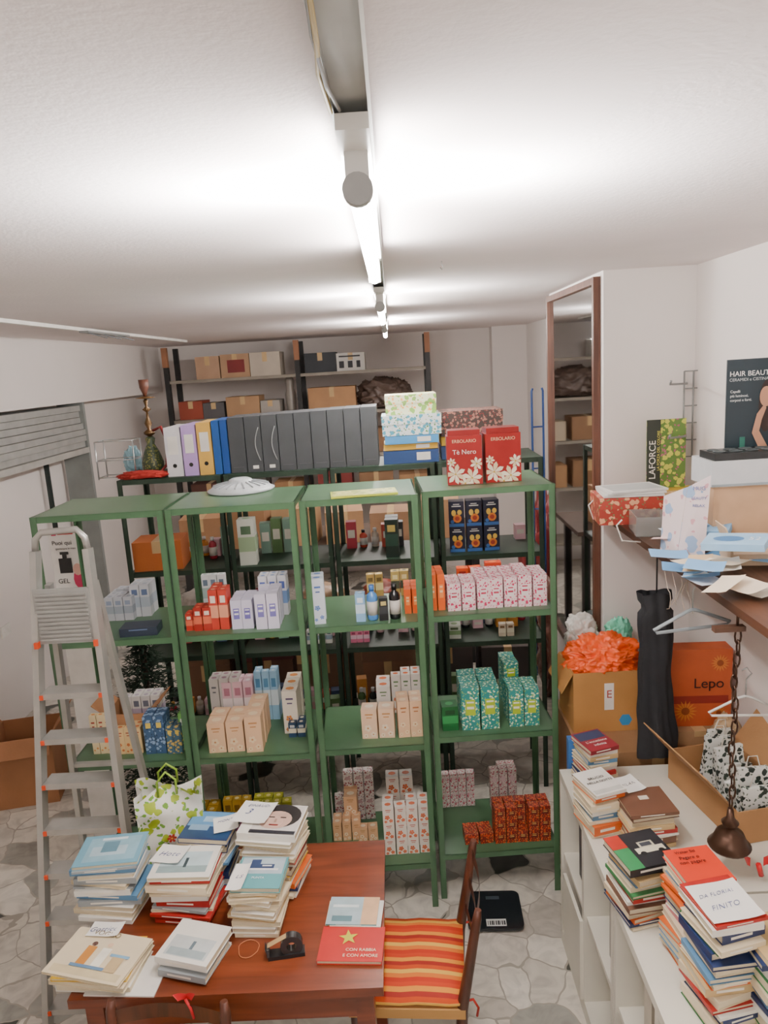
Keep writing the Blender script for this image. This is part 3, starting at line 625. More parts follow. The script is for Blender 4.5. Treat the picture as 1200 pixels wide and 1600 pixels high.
# ---------- stepladder
t=E('stepladder',(0,0,0),'aluminium stepladder with orange caps in front of shelves','ladder')
AL=M('b4b3ae',.35,.6,.1,12); OR=M('d84818',.5)
fb=[Vector((-1.42,2.3,0)),Vector((-1.02,2.3,0))]; ft=[Vector((-1.285,2.5,1.83)),Vector((-1.1,2.5,1.83))]
rb=[Vector((-1.41,2.74,0)),Vector((-1.02,2.74,0))]; rt=[Vector((-1.27,2.53,1.7)),Vector((-1.105,2.53,1.7))]
for i in (0,1):
    G().beam(fb[i],ft[i],.022,.045,0,(0,1,0)).build('front_rail',AL,t); G().beam(rb[i],rt[i],.02,.03,0,(0,1,0)).build('rear_leg',AL,t)
    for q in (fb[i],rb[i]): G().box(q.x-.02,q.y-.03,0,q.x+.02,q.y+.03,.04).build('foot_cap',M('2a2a2a'),t)
G().tube([ft[0],(-1.28,2.5,1.87),(-1.255,2.5,1.895),(-1.13,2.5,1.9),(-1.105,2.5,1.87),ft[1]],.012,10).build('top_handle',AL,t)
for py in (1003,1080,1150,1220,1290,1360,1430,1500,1570):
    best=min(range(300),key=lambda q:abs((lambda f:(lambda P_:ray(110,py).z/ray(110,py).y-(P_.z-HC)/P_.y)(fb[0].lerp(ft[0],f)))(q/300)))/300
    a=fb[0].lerp(ft[0],best); b_=fb[1].lerp(ft[1],best); a.x+=.012; b_.x-=.012
    if py>1010:
        s_=G().box(a.x,a.y-.02,a.z-.022,b_.x,a.y+.055,a.z).build('step',AL,t,bev=.003)
        for x in (a.x-.002,b_.x-.01): G().box(x,a.y-.025,a.z-.02,x+.012,a.y-.018,a.z-.004).build('step_cap',OR,s_)
    else:
        g=G(); g.box(a.x,a.y-.01,a.z,b_.x,a.y+.0,a.z+.2)
        for q in range(12): g.box(a.x+.01,a.y-.016,a.z+.012+q*.015,b_.x-.01,a.y-.01,a.z+.02+q*.015)
        g.build('ribbed_platform',M('a0a09c',.45,.3),t)
        for x in (a.x-.012,b_.x): G().box(x,a.y-.03,a.z-.01,x+.014,a.y-.01,a.z+.012).build('hinge_cap',OR,t)
for f in (.25,.55): G().beam(rb[0].lerp(rt[0],f),rb[1].lerp(rt[1],f),.02,.015).build('brace',AL,t)
# ---------- table
t=E('wooden_table',(0,0,0),'reddish brown wooden table covered with books','table')
wm=WOOD('5c2814','7c3c22',2,.28,0)
tx0,tx1,ty0,ty1=-.98,-.115,1.7,2.33
G().box(tx0,ty0,.722,tx1,ty1,.75).build('table_top',wm,t,bev=.004)
G().box(tx0+.05,ty0+.04,.62,tx1-.05,ty0+.06,.722).build('apron',wm,t); G().box(tx0+.05,ty1-.06,.62,tx1-.05,ty1-.04,.722).build('apron',wm,t)
G().box(tx0+.04,ty0+.06,.62,tx0+.06,ty1-.06,.722).build('apron',wm,t); G().box(tx1-.06,ty0+.06,.62,tx1-.04,ty1-.06,.722).build('apron',wm,t)
for x in (tx0+.03,tx1-.08):
    for y in (ty0+.03,ty1-.08): G().box(x,y,0,x+.05,y+.05,.722).build('leg',wm,t,bev=.004)
# ---------- books
PAL=dict(cream='dfd0b0',white='e8e5dc',red='a82420',navy='22325c',blue='5c88ac',grey='979ea0',teal='5a989c',green='3a7a48',orange='d06024',yellow='d8b030',black='26262a',brown='6c4a38',pink='d0808c',beige='c4a878')
def book(w,d,t_,c,loc,rz,label,group,art=(),title=(),spine='l',name='paperback_book'):
    g=G(); a=.0012; mats=[M(PAL.get(c,c),.4,0,.05)]
    g.box(-w/2,-d/2,0,w/2,d/2,a); g.box(-w/2,-d/2,t_-a,w/2,d/2,t_)
    if spine=='l': g.box(-w/2,-d/2,a,-w/2+a,d/2,t_-a)
    elif spine=='r': g.box(w/2-a,-d/2,a,w/2,d/2,t_-a)
    else: g.box(-w/2,-d/2,a,w/2,-d/2+a,t_-a); 
    if spine=='f' : mats.append(M('e8e2d4')); g.box(-w*.3,-d/2-.0003,t_*.35,w*.2,-d/2,t_*.65,1)
    for i,(u0,v0,u1,v1,h_) in enumerate(art):
        mats.append(h_ if not isinstance(h_,str) else M(h_,.45,0,.1,20)); z=t_+.0003*(i+1); k=len(mats)-1
        if u1<0: g.disc((-w/2+u0*w,-d/2+v0*d,z),-u1*w,-u1*w*.9,k)
        else: g.poly([(-w/2+u*w,-d/2+v*d,z) for u,v in ((u0,v0),(u1,v0),(u1,v1),(u0,v1))],k)
    o=g.build(name,mats,loc=loc,rz=rz,label=label,cat='book',group=group)
    e=.003
    G().box(-w/2+(a if spine=='l' else e),-d/2+(a if spine=='f' else e),a,w/2-(a if spine=='r' else e),d/2-e,t_-a).build('page_block',STRIPE(['c8bc9c','e4d8bc'],700,'Z'),o)
    for s,sz,h_,u,v in title: text(s,sz,M(h_,.5,0,0),o,(-w/2+u*w,-d/2+v*d,t_+.003),(0,0,0))
    return o
random.seed(5)
def stack(x0,x1,yt,yb,z,n,cols,d,name,rz=0,art=(),title=(),spine='f',topc=None,w=None,jr=9,pf=.75):
    xc=(x0+x1)/2; c=PZ(xc,yb,z)
    w=w or (x1-x0)*dep(c)/F; H=PY(xc,yt,c.y).z-z
    f=Vector((-math.sin(rz),math.cos(rz),0)); ctr=c+f*(d/2)
    ts=[random.uniform(.45,1.55) for _ in range(n)]; k=H/sum(ts); zz=z+.0008
    for i in range(n):
        T=ts[i]*k; col=cols[i%len(cols)]; top=i==n-1
        if top and topc: col=topc
        lab=f'{col if col in PAL else ("orange red" if col[0]=="d" else "pale blue")} paperback, '+('topmost' if top else f'{ORD[n-1-i]} from top')+f' of the {name}'
        ww=w*random.uniform(.86,1.02); dd=d*random.uniform(.88,1.02)
        if top: ww,dd=w,d
        book(ww,dd,T*.97,col,(ctr.x+jit(.009),ctr.y+jit(.009),zz),rz+R(jit(jr)),lab,'books in the '+name,art if top else (),title if top else (),spine if random.random()<pf else 'l')
        zz+=T
    return Vector((ctr.x,ctr.y,zz)),w
def sheet(loc,w,d,rz,label,lines=(),c='f0eee8',ink='2a3c78',tilt=0,grp=None):
    g=G(); g.grid(lambda u,v:((u-.5)*w,(v-.5)*d,.0006+.006*(max(0,u-.6)**2*6)+.004*max(0,.3-v)**2*8),6,4)
    o=g.build('paper_note',M(c,.7,0,.02),loc=loc,rz=rz,label=label,cat='paper',group=grp)
    o.rotation_euler=(R(tilt),R(tilt*.5),rz)
    for s,sz,u,v in lines: text(s,sz,M(ink,.6,0,0),o,(u*w,v*d,.0022),(0,0,R(6)),hand=True)
T=.7505
a,w=stack(118,218,1350,1440,T,13,['white','cream','white','grey','blue','white','grey','cream','grey','white','blue','grey'],.15,'blue grey stack',rz=R(-3),topc='6c9cb0',pf=.5,art=((.12,.12,.92,.9,'88aebc'),(.2,.3,.75,.6,'a8c0c8'),(.35,.4,.6,.75,'5c8090'),(.3,.8,.7,.88,'d0dce0')))
a,w=stack(232,330,1370,1446,T,12,['red','white','red','cream','grey','red','white','cream','white','cream'],.15,'red and white stack',rz=R(-8),topc='white',pf=.5,art=((.1,.15,.9,.8,'b5c8cc'),(.1,.15,.9,.35,'8ca0a0'),(.5,.3,.55,.6,'2c3c40')))
sheet(a+Vector((-.05,.03,.002)),.1,.09,R(-12),'handwritten white note on the red and white stack',(('Hotel',.03,0,0),))
a,w=stack(282,362,1312,1392,T,10,['blue','white','navy','cream','blue'],.15,'stack behind the red and white one',rz=R(-6),topc='navy',art=((.02,.45,.98,.98,'5c90bc'),(.02,.05,.98,.45,'1c3a5c'),(.1,.3,.5,.5,'7c9cb8'),(.3,.6,.8,.8,'9cbcd4')))
sheet(a+Vector((.06,-.0,.002)),.08,.09,R(15),'handwritten white note on the seascape book',(('MONTI',.016,0,.2),))
a,w=stack(372,466,1305,1402,T,14,['white','cream','navy','orange','white','yellow','brown','white','red','cream','white','cream'],.16,'tall stack with portrait cover',rz=R(-12),topc='white',pf=.4,art=((.2,.02,.98,.98,'cfcac4'),(.6,.62,-.36,0,'1c1816'),(.56,.48,-.27,0,'c0a090'),(.5,.4,-.2,0,'c8a898'),(.42,.54,.52,.57,'2a1c18'),(.62,.54,.72,.57,'2a1c18'),(.54,.38,.58,.5,'a88878'),(.48,.28,.64,.32,'7c2c28'),(.2,.02,.98,.12,'24242a')))
sheet(a+Vector((-.06,.04,.003)),.12,.12,R(-14),'white handwritten sheet on the portrait book stack',(('EINAUDI',.018,0,.3),('3',.04,-.2,0)))
a,w=stack(362,440,1388,1464,T,13,['cream','white','cream','beige','cream','white','cream'],.14,'pale stack with sneaker cover',rz=R(-6),topc='teal',pf=.15,art=((.05,.45,.95,.98,'a8b8c0'),(.25,.6,.75,.76,'26385c'),(.22,.56,.85,.62,'e8e8e8'),(.25,.74,.45,.9,'26385c'),(.5,.68,.7,.72,'e8e8e8')),title=(('PUNTA',.012,'e4f0f0',.5,.3),))
sheet(a+Vector((-.055,-.02,.001)),.05,.12,R(-5),'narrow white note beside the sneaker cover book',(('LS',.02,0,0),))
a,w=stack(66,205,1528,1556,T,4,['white','cream','yellow','cream'],.17,'low stack at the left table corner',rz=R(-10),spine='l',topc='cream',art=((.06,.05,.95,.2,'d0c098'),(.3,.25,.42,.65,'c08038'),(.5,.2,.62,.65,'f0ecdc'),(.36,.7,-.035,0,'5a4038'),(.56,.72,-.035,0,'d8b898'),(.65,.5,.9,.56,'7ca4c0'),(.25,.2,.7,.26,'5c7c9c'),(.7,.2,.85,.5,'b8a078')),title=(('VOGLIO',.024,'8c7c5c',.42,.92),))
sheet(a+Vector((-.02,.09,.001)),.1,.06,R(-6),'white note marked by hand behind the low corner stack',(('Gotticon',.024,0,0),))
G().box(-.1,-.07,0,.1,.07,.004).build('magazine',M('e0ddd6',.5),loc=(-.835,1.775,.7503),rz=R(-4),label='white magazine lying under the low corner stack',cat='magazine')
a,w=stack(240,332,1505,1534,T,4,['white','grey','white','white'],.15,'white stack in front of table centre',rz=R(-10),topc='white',art=((.1,.1,.9,.6,'c0c6c4'),(.15,.12,.85,.3,'98a6a8'),(.5,.3,.56,.5,'5c6c74')))
a,w=stack(512,592,1444,1452,T,4,['cream','orange','white','cream'],.115,'small stack near the chair',rz=R(-3),topc='teal',jr=4,art=((0,0,.68,1,'a9bec4'),(.68,0,1,1,'d8b088'),(.1,.1,.5,.3,'5c7c84'),(.08,.6,.6,.7,'dfe8e8')))
c=PZ(548,1510,T); bk=book(.185,.13,.012,'b81c18',(c.x,c.y+.07,T),R(-4),'bright red paperback with a gold star at the table edge',None,title=(('CON RABBIA',.015,'f0e0c0',.66,.3),('E CON AMORE',.015,'f0e0c0',.66,.14)))
sp=[]
for q in range(10):
    a_=PI/2+.15+q*PI/5; rr=.03 if q%2==0 else .012; sp.append((-.012+rr*math.cos(a_),.022+rr*math.sin(a_),.0135))
G().poly(sp).build('star_print',M('c8c430',.4),bk)
# tape dispenser
c=PZ(448,1500,T); t=E('tape_dispenser',(c.x,c.y+.02,T),'small black tape dispenser on the table','tape dispenser',R(8))
G().box(-.055,-.016,0,.05,.016,.012).build('body',BLK,t,bev=.003); G().poly([(-.055,-.016,.012),(-.055,.016,.012),(-.062,.016,.04),(-.062,-.016,.04)]).box(-.058,-.016,.012,-.05,.016,.036).build('cutter',M('5a5a5a',.3,.6),t)
g=G()
for sg in (-1,1):
    g.grid(lambda u,v:(.014+(.014+.018*v)*math.cos(u*2*PI),sg*.012,.034+(.014+.018*v)*math.sin(u*2*PI)),24,1)
for rr in (.032,.014): g.grid(lambda u,v:(.014+rr*math.cos(u*2*PI),(v-.5)*.024,.034+rr*math.sin(u*2*PI)),24,1)
g.build('tape_roll',M('2c2a2a',.25),t)
G().beam((.0,0,.063),(-.055,0,.038),.018,.001).build('tape_strip',M('b89c70',.2),t)
c=PZ(388,1483,T); G().tube([(.03*math.cos(q*PI/10)*(1+.1*math.sin(q)),.034*math.sin(q*PI/10),.0015) for q in range(20)],.0012,6,closed=True).build('rubber_band',M('c07a50',.5),loc=c,label='thin orange rubber band lying on the table',cat='rubber band')
# gift bag
p=PZ(290,1318,T); t=E('gift_bag',(p.x+.0,2.26,T),'green and white gift bag with red flowers','bag',R(14))
gm=FL('e8e8de','a0b430','6c9c34',24,.4); w,d,h=.098,.055,.29
def wav(x,z): return .012*math.sin(x*40+z*25)+.008*math.sin(z*60+x*15)
g=G()
for sg in (-1,1): g.grid(lambda u,v:((u*2-1)*w*(1+.12*v),sg*(d*(1-.3*v)+wav(u*w*2,v*h)*v),v*h*(1+.09*math.sin(u*5+sg))),14,14)
for sg in (-1,1): g.grid(lambda u,v:(sg*w*(1+.12*v)-sg*.025*v*math.sin(u*PI),(u*2-1)*d*(1-.3*v),v*h),6,6)
g.poly([(-w,-d,0),(w,-d,0),(w,d,0),(-w,d,0)]).build('bag_body',gm,t)
for fx1,fz1,r1 in ((.03,.08,.032),(.06,.15,.02),(-.03,.05,.024),(-.0,.14,.016)):
    g=G()
    for q in range(6): 
        A=q*PI/3+fx1*20; g.poly([(fx1,-d-.014-q*1e-4,fz1)]+[(fx1+r1*k_*math.cos(A+e_),-d-.014-q*1e-4,fz1+r1*k_*math.sin(A+e_)) for k_,e_ in ((.5,-.5),(.9,-.3),(1,0),(.9,.3),(.5,.5))],0)
    g.disc((fx1,-d-.015,fz1),r1*.2,r1*.2,1,8,'y'); g.build('flower_print',[M('b02c20'),M('f0c040')],t)
for s_ in (-1,1): G().tube([(-.03,s_*d*.7,h-.01),(-.03,s_*d*.6,h+.04),(0,s_*d*.5,h+.07),(.03,s_*d*.6,h+.04),(.03,s_*d*.7,h-.01)],.004,8).build('handle',M('7c9c2c',.5),t)
# ---------- chairs
def chair(loc,rz,label,W=.36,D=.36,HB=.80,group=None):
    t=E('dining_chair',loc,label,'chair',rz,group); cm=WOOD('3c2014','5a3020',3,.35,2)
    for sx in (-1,1):
        x=sx*(W/2-.018)
        G().tube([(x,-D/2+.02,0),(x,-D/2+.02,.45)],[.014,.018],10).build('front_leg',cm,t)
        G().tube([(x,D/2-.01,0),(x,D/2-.02,.25),(x,D/2-.01,.45),(x*1.0,D/2+.02,.62),(x*1.02,D/2+.045,HB-.03),(x*1.0,D/2+.05,HB)],[.015,.017,.018,.016,.014,.01],10).build('back_post',cm,t)
        G().tube([(x,-D/2+.02,.2),(x,D/2-.02,.2)],.009,8).build('stretcher',cm,t)
    for z in (.16,.28): G().tube([(-W/2+.02,-D/2+.02,z),(W/2-.02,-D/2+.02,z)],.009,8).build('stretcher',cm,t)
    for z,yy in ((.55,.01),(.65,.025),(.75,.04)):
        G().grid(lambda u,v:((u-.5)*(W-.03),D/2+yy+.02*math.sin(u*PI)+.0,z+(v-.5)*.045+.01*math.sin(u*PI)),10,2).build('back_slat',cm,t)
    rm=STRIPE(['b98c50','a0743c','c49a5c'],90,'X')
    g=G(); g.box(-W/2,-D/2,.43,W/2,D/2,.462); g.build('rush_seat',rm,t,bev=.01); return t
chair((-.05,2.09,0),R(-94),'dark wooden chair with striped cushion at the table end')
cu=STRIPE(['c03010','e07828','ecb850','cc4810','a02418','e89430','cc3c14'],9,'Y')
g=G(); g.box(-.175,-.175,0,.175,.175,.03); 
bmesh.ops.subdivide_edges(g.b,edges=g.b.edges,cuts=6,use_grid_fill=True)
for v in g.b.verts:
    e=1-max(abs(v.co.x),abs(v.co.y))/.175; v.co.z=.014+(v.co.z-.015)*(.3+1.1*min(1,e*2.5)**.5); v.co.z+=.003*math.sin(v.co.x*40)
for f in g.b.faces: f.smooth=True
o=g.build('seat_cushion',cu,loc=(-.045,2.09,.4635),rz=R(-4),label='red orange and yellow striped cushion on the chair',cat='cushion')
for y in (-.16,.16): G().tube([(.17,y,.012),(.2,y,.02),(.215,y+.01,-.02),(.21,y+.02,-.06)],.004,6).build('tie',M('b0281c',.7),o)
c2=PZ(250,1568,.8); t=chair((c2.x,c2.y-.22,0),R(-4),'dark wooden chair with red ribbon at the near table side',W=.34)
g=G()
for sg in (-1,1): g.grid(lambda u,v:(sg*.03*math.sin(u*PI)*(.6+.4*v),.015*math.cos(u*2*PI)*.5,(v-.5)*.02+.012*math.sin(u*PI)),8,2)
g.tube([(0,0,0),(.015,-.01,-.02),(.02,-.01,-.05)],.004,6)
g.build('ribbon',M('b8101c',.5),loc=(c2.x+.06,c2.y+.02,.79),label='red ribbon tied on the near chair back',cat='ribbon')
# ---------- scale
c=PZ(772,1428,0); t=E('bathroom_scale',(c.x,c.y,0),'black glass bathroom scale on the marble floor','scale',R(-2))
g=G(); g.box(-.12,-.115,.012,.12,.115,.024)
ed=[e for e in g.b.edges if abs(e.verts[0].co.z-e.verts[1].co.z)>.005]; bmesh.ops.bevel(g.b,geom=ed,offset=.03,segments=5,affect='EDGES',profile=.5)
g.build('platform',M('1c2024',.2),t)
G().box(-.04,-.1,.0245,.045,-.06,.0255).build('paper_label',M('d8d8d4',.5),t)
g=G()
for q in range(9): g.box(-.034+q*.0085,-.094,.0256,-.031+q*.0085+.002*(q%3),-.07,.026)
g.build('barcode',INK,t)
G().box(-.03,.06,.0245,.03,.08,.0255).build('display',M('3c444a',.2),t)
for a in (-.08,.08):
    for b_ in (-.08,.08): G().lathe([(.014,0),(.014,.012)],12,0,(a,b_,0)).build('foot',BLK,t)
# ---------- white cabinets
CW=M('e2ded0',.4,0,.03)
def cab(y0,y1,label):
    t=E('low_cabinet',(.58,y0,0),label,'cabinet',0,'white low cabinets'); L_=y1-y0; D=.6
    G().box(0,0,.75,D,L_,.78).build('cabinet_top',CW,t,bev=.002); g=G()
    g.box(.0,.0,.0,D,.02,.75); g.box(0,L_-.02,0,D,L_,.75); g.box(D-.01,.02,0,D,L_-.02,.75); g.box(0,.02,.0,D-.01,L_-.02,.06); g.box(0,L_*.5-.012,.06,D-.01,L_*.5+.012,.75); g.build('carcass',CW,t)
    G().box(.01,.02,.4,D-.01,L_*.5-.012,.42).build('inner_shelf',CW,t); G().box(.01,L_*.5+.012,.4,D-.01,L_-.02,.42).build('inner_shelf',CW,t)
    G().box(-.012,L_*.5+.0,.06,.0,L_-.1,.39).build('panel_door',CW,t,bev=.002)
    return t
cab(1.96,2.68,'white open cabinet at the far end under book stacks'); cab(1.22,1.95,'white open cabinet nearest the camera under book stacks'); cab(.48,1.21,'white cabinet at the bottom edge by the camera')
for i,(y,c_,z_) in enumerate(((2.5,'2c2c30',.421),(2.42,'7a3c2c',.421),(2.1,'a8a49c',.421),(1.76,'c8c0b0',.421),(1.66,'24242a',.421))):
    G().box(-.1,-.03,0,.1,.03,.24).build('storage_box',M(c_,.5),loc=(.72,y,z_),label=f'{["black","rust","grey","beige","dark"][i]} box standing inside the white cabinet niche',cat='box',bev=.003)
# right stacks
ZC=.781
rc=['cream','navy','orange','cream','brown','white','red','green','cream','blue','beige','black','white','orange','cream','brown']
def rstack(x0,x1,yt,yb,n,cols,d,name,rz,**k): return stack(x0,x1,yt,yb,ZC,n,cols,d,name,rz=rz,spine='f',jr=7,**k)
a,w=rstack(924,978,1238,1308,9,['cream','orange','cream','blue','white','cream'],.15,'far cabinet stack',R(14),topc='white',title=(('BRUCIO',.017,'202020',.5,.62),('NELLA NOTTE',.015,'202020',.5,.46)),art=((.05,.05,.95,.2,'c8c8c0'),))
hr=(PY(945,1165,2.53).z-ZC)/11
for i in range(11): 
    cs=['brown','cream','navy','cream','red','white','cream','blue','beige','white','dark red']
    book(.115+jit(.006),.14,hr*.97,'8c2430' if i==10 else cs[i],(.69+jit(.006),2.58+jit(.005),ZC+.0005+i*hr),R(14+jit(7)),f'{cs[i]} paperback, {"topmost" if i==10 else ORD[10-i]+" from top"} of the rearmost cabinet stack','books in the rearmost cabinet stack',art=((.05,.55,.95,.95,'2c3c5c'),) if i==10 else (),title=(("L'eccezione",.019,'f0e8e0',.5,.4),('infinita',.019,'f0e8e0',.5,.22)) if i==10 else (),spine='f')
a,w=rstack(985,1062,1272,1330,9,['beige','cream','brown','white','red'],.15,'stack with brown cover',R(8),topc='brown',art=((.4,.55,.6,.7,'e0d8c8'),))
sheet(a+Vector((-.02,.1,.0)),.07,.1,R(16),'white handwritten sheet behind the brown cover book',(('MILANO',.02,0,0),),ink='303030')
a,w=rstack(982,1068,1350,1450,13,rc,.15,'stack with green car cover',R(12),topc='black',pf=.5,art=((0,0,.3,1,'2c7c48'),(0,.6,.3,1,'b02818'),(.3,.0,1,1,'1c1c20'),(.38,.36,.94,.52,'d8d0b8'),(.5,.52,.8,.68,'c8c0a8'),(.54,.54,.76,.65,'3c4048'),(.48,.35,-.06,0,'0c0c0c'),(.84,.35,-.06,0,'0c0c0c')))
a,w=rstack(1072,1148,1382,1530,17,['orange','cream','blue','cream','orange','cream','pink','white','navy','cream','orange','red'],.14,'stack with orange red cover',R(12),topc='d43a20',pf=.6,title=(('Walter Siti',.013,'301818',.42,.86),('Pagare o',.016,'2c1414',.42,.7),('non pagare',.016,'2c1414',.42,.57)))
a,w=rstack(1112,1200,1445,1620,19,['green','cream','navy','white','red','cream','beige','orange','cream','blue','brown','cream','navy','navy'],.15,'tallest near stack',R(12),pf=.6)
sheet(a+Vector((.0,.0,.001)),w*.95,.13,R(8),'white note with blue handwriting on the tallest near stack',(('DA FLORIALE',.016,0,.2),('FINITO',.022,-.05,-.12)))
a,w=rstack(1196,1290,1500,1640,12,['blue','cream','green','white','navy','beige'],.15,'stack at the right edge',R(10))
# supports and boxes behind cabinets
cardboard(.62,.5,.81,(.99,2.98,0),0,'large brown carton under the orange cloth box',False,'8c6844')
o=cardboard(.32,.25,.27,(.85,3.03,.8115),R(1),'open brown carton filled with orange cloth',True,'b07f45',flapang=-60,frontflap=False)
G().box(-.03,-.1266,.1,.01,-.1255,.22).build('paper_label',M('e8e4dc',.5),o); G().disc((.06,-.1265,.05),.028,.028,0,6,'y').build('blue_emblem',M('3c8cc0',.5),o); text('E',.05,M('a03020'),o,(-.01,-.1275,.17),(PI/2,0,0))
G().box(-.15,-.115,.18,.15,.115,.2).build('packing',M('8c5430',.8),o)
bag((.85,3.03,1.02),(.155,.11,.095),'ee5c20','bright orange crumpled plastic filling the carton',21,.4,'plastic_bag','bag',.34,fr=3.4,sub=6)
bag((.8,3.2,1.08),(.07,.05,.09),'dcdcd4','white crumpled plastic bag behind the orange plastic',22,.3)
bag((.97,3.19,1.05),(.06,.05,.09),'6cc0a0','pale green plastic bag behind the orange plastic',23,.3)
G().box(0,0,0,.05,.035,.90).build('folder',[M('3c74b8',.5)],loc=(.62,2.69,0),label='tall blue folder standing against the cabinet end',cat='folder',bev=.003)
cardboard(.28,.2,.06,(1.17,2.86,.8115),0,'flat brown carton under the sunflower printed box',False,'a07c58')
p,w,h=ontop(1048,1015,1140,1130,.873,2.8)
o=G().box(-w/2,0,0,w/2,.08,h).build('flower_print_box',[M('b8542c',.5)],loc=p,rz=R(-3),label='orange box printed with sunflowers behind the black cloth',cat='box',bev=.002)
for fx_,fz,r_ in ((.3,.82,.16),(-.25,.2,.2),(.3,.17,.13)):
    g=G()
    for q in range(16):
        a_=q*PI/8; cxx=w*fx_; g.poly([(cxx,-.001-q*1e-5,h*fz)]+[(max(-w*.49,min(w*.49,cxx+w*r_*k_*math.cos(a_+e_))),-.001-q*1e-5,max(.003,min(h-.003,h*fz+w*r_*k_*math.sin(a_+e_)))) for k_,e_ in ((.6,-.14),(1,0),(.6,.14))],0)
    g.disc((w*fx_,-.0013,h*fz),w*r_*.35,w*r_*.35,1,12,'y'); g.build('flower_print',[M('cc7c34',.5),M('8c4420')],o)
text('Lepo',w*.25,M('2a0c0c'),o,(w*.12,-.003,h*.56))
G().box(-w*.45,-.0008,h*.3,w*.45,-.0004,h*.4).build('dark_band',M('8c2c20',.5),o)
# black cloth garment
p0=PY(1022,925,2.72)
def gar(u,v):
    a_=u*2*PI; z=p0.z-(p0.z-.80)*v
    rx=.06 if v<.06 else (.05 if v<.12 else .058+.012*v+.004*math.sin(v*9))
    fold=1+.1*math.sin(a_*5+v*3)+.07*math.sin(a_*9-v*4)+.04*math.sin(v*24+a_)
    return (p0.x+.002+.014*v+.004*math.sin(v*8)+rx*fold*math.cos(a_),2.72+.035*fold*math.sin(a_),z+.006*math.sin(a_*3))
g=G().grid(gar,56,40); o=g.build('black_garment',M('181a1e',.8,0,.25,20),label='long black garment hanging under the wall shelf',cat='garment')
G().tube([(p0.x+.01,2.72,p0.z-.02),(p0.x+.01,2.72,1.676)],.003,6).build('hanging_loop',BLK,o)
# leaf bags in carton
cardboard(.26,.42,.12,(1.14,2.4,.7815),R(10),'open brown carton holding leaf printed bags',True,'a87c50',flapang=50,frontflap=False)
random.seed(21)
for i in range(9):
    g=G(); hb=.18+jit(.035); g.box(-.052,-.009,0,.052,.009,hb); o=g.build('paper_bag',FL('e8eae4','24322c','6c7c6c',38,.4),loc=(1.14+jit(.016),2.24+i*.04,.789),label=f'white paper bag with green leaves, {ORD[i]} from the front',cat='bag',group='leaf printed bags in the carton')
    o.rotation_euler=(R(-3+jit(6)),R(jit(9)),R(10+jit(12))); G().tube([(-.025,0,hb),(-.015,0,hb+.04),(.015,0,hb+.04),(.025,0,hb)],.002,6).build('handle',M('e8e4d8'),o)
bag((1.245,2.69,.782),(.06,.06,.1),'b99c78','beige crumpled paper bag beside the sunflower box',31,.8,'paper_bag')
g=G()
for sg in (-1,1): g.grid(lambda u,v:(sg*.02+.03*math.sin(u*PI)*sg*(.6+.4*v),.01*math.cos(u*6),(v-.5)*.03+.02*math.sin(u*PI)),8,2)
p=PY(1185,1350,2.0); g.tube([(0,0,0),(.01,0,-.04)],.008,6); g.build('red_bow',M('c0141c',.4),loc=(p.x,2.0,max(p.z,.83)),label='shiny red bow at the right edge by the brass bell',cat='bow')
# chain lamp
p=PY(1152,985,2.05); t=E('hanging_brass_bell',(p.x,2.05,0),'dark brass bell hanging on a chain','bell')
zb=PY(1150,1322,2.05).z; zc=PY(1150,1262,2.05).z; BR=M('4a3428',.35,.7)
n=16
for i in range(n):
    z=zc+(p.z-zc)*(i+.5)/n; L_=(p.z-zc)/n*.68; pl=i%2
    G().tube([((math.cos(q*PI/5)*.009 if pl else 0)+.004*math.sin(i),(0 if pl else math.cos(q*PI/5)*.009),z+math.sin(q*PI/5)*L_) for q in range(10)],.0028,6,closed=True).build('chain_link',BR,t)
G().lathe([(.06,zb),(.064,zb+.008),(.05,zb+.025),(.04,zb+.05),(.014,zb+.065),(.022,zb+.075),(.026,zb+.085),(.012,zb+.1),(.008,zc)],24).build('bell',BR,t)
G().box(-.07,-.012,p.z+.0,.02,.012,p.z+.015).build('wall_arm',M('5c4030',.5),t); G().tube([(0,0,p.z),(0,0,1.674)],.004,6).build('hook',BR,t)
def hanger(p,w,c,label,rz=0,ht=.12,r=.006):
    t=G().tube([(-w/2,0,-.05),(-.02,0,0),(0,0,.006),(.02,0,0),(w/2,0,-.05),(w/2-.01,0,-.06),(-w/2+.01,0,-.06)],r,8,closed=True).build('clothes_hanger',M(c,.4),loc=p,rz=rz,label=label,cat='hanger')
    G().tube([(0,0,.0),(0,0,ht*.6),(.015,0,ht*.8),(.0,0,ht),(-.015,0,ht*.9)],.0025,6).build('hook',STEEL,t)
p=PY(1082,955,2.3); hanger(p,.27,'8c9498','grey plastic hanger under the wall shelf',R(10),1.672-p.z)
p=PY(1165,1090,2.15); hanger(p,.22,'dcdad4','white plastic hanger lower right by the chain',R(-5),.1,.004)
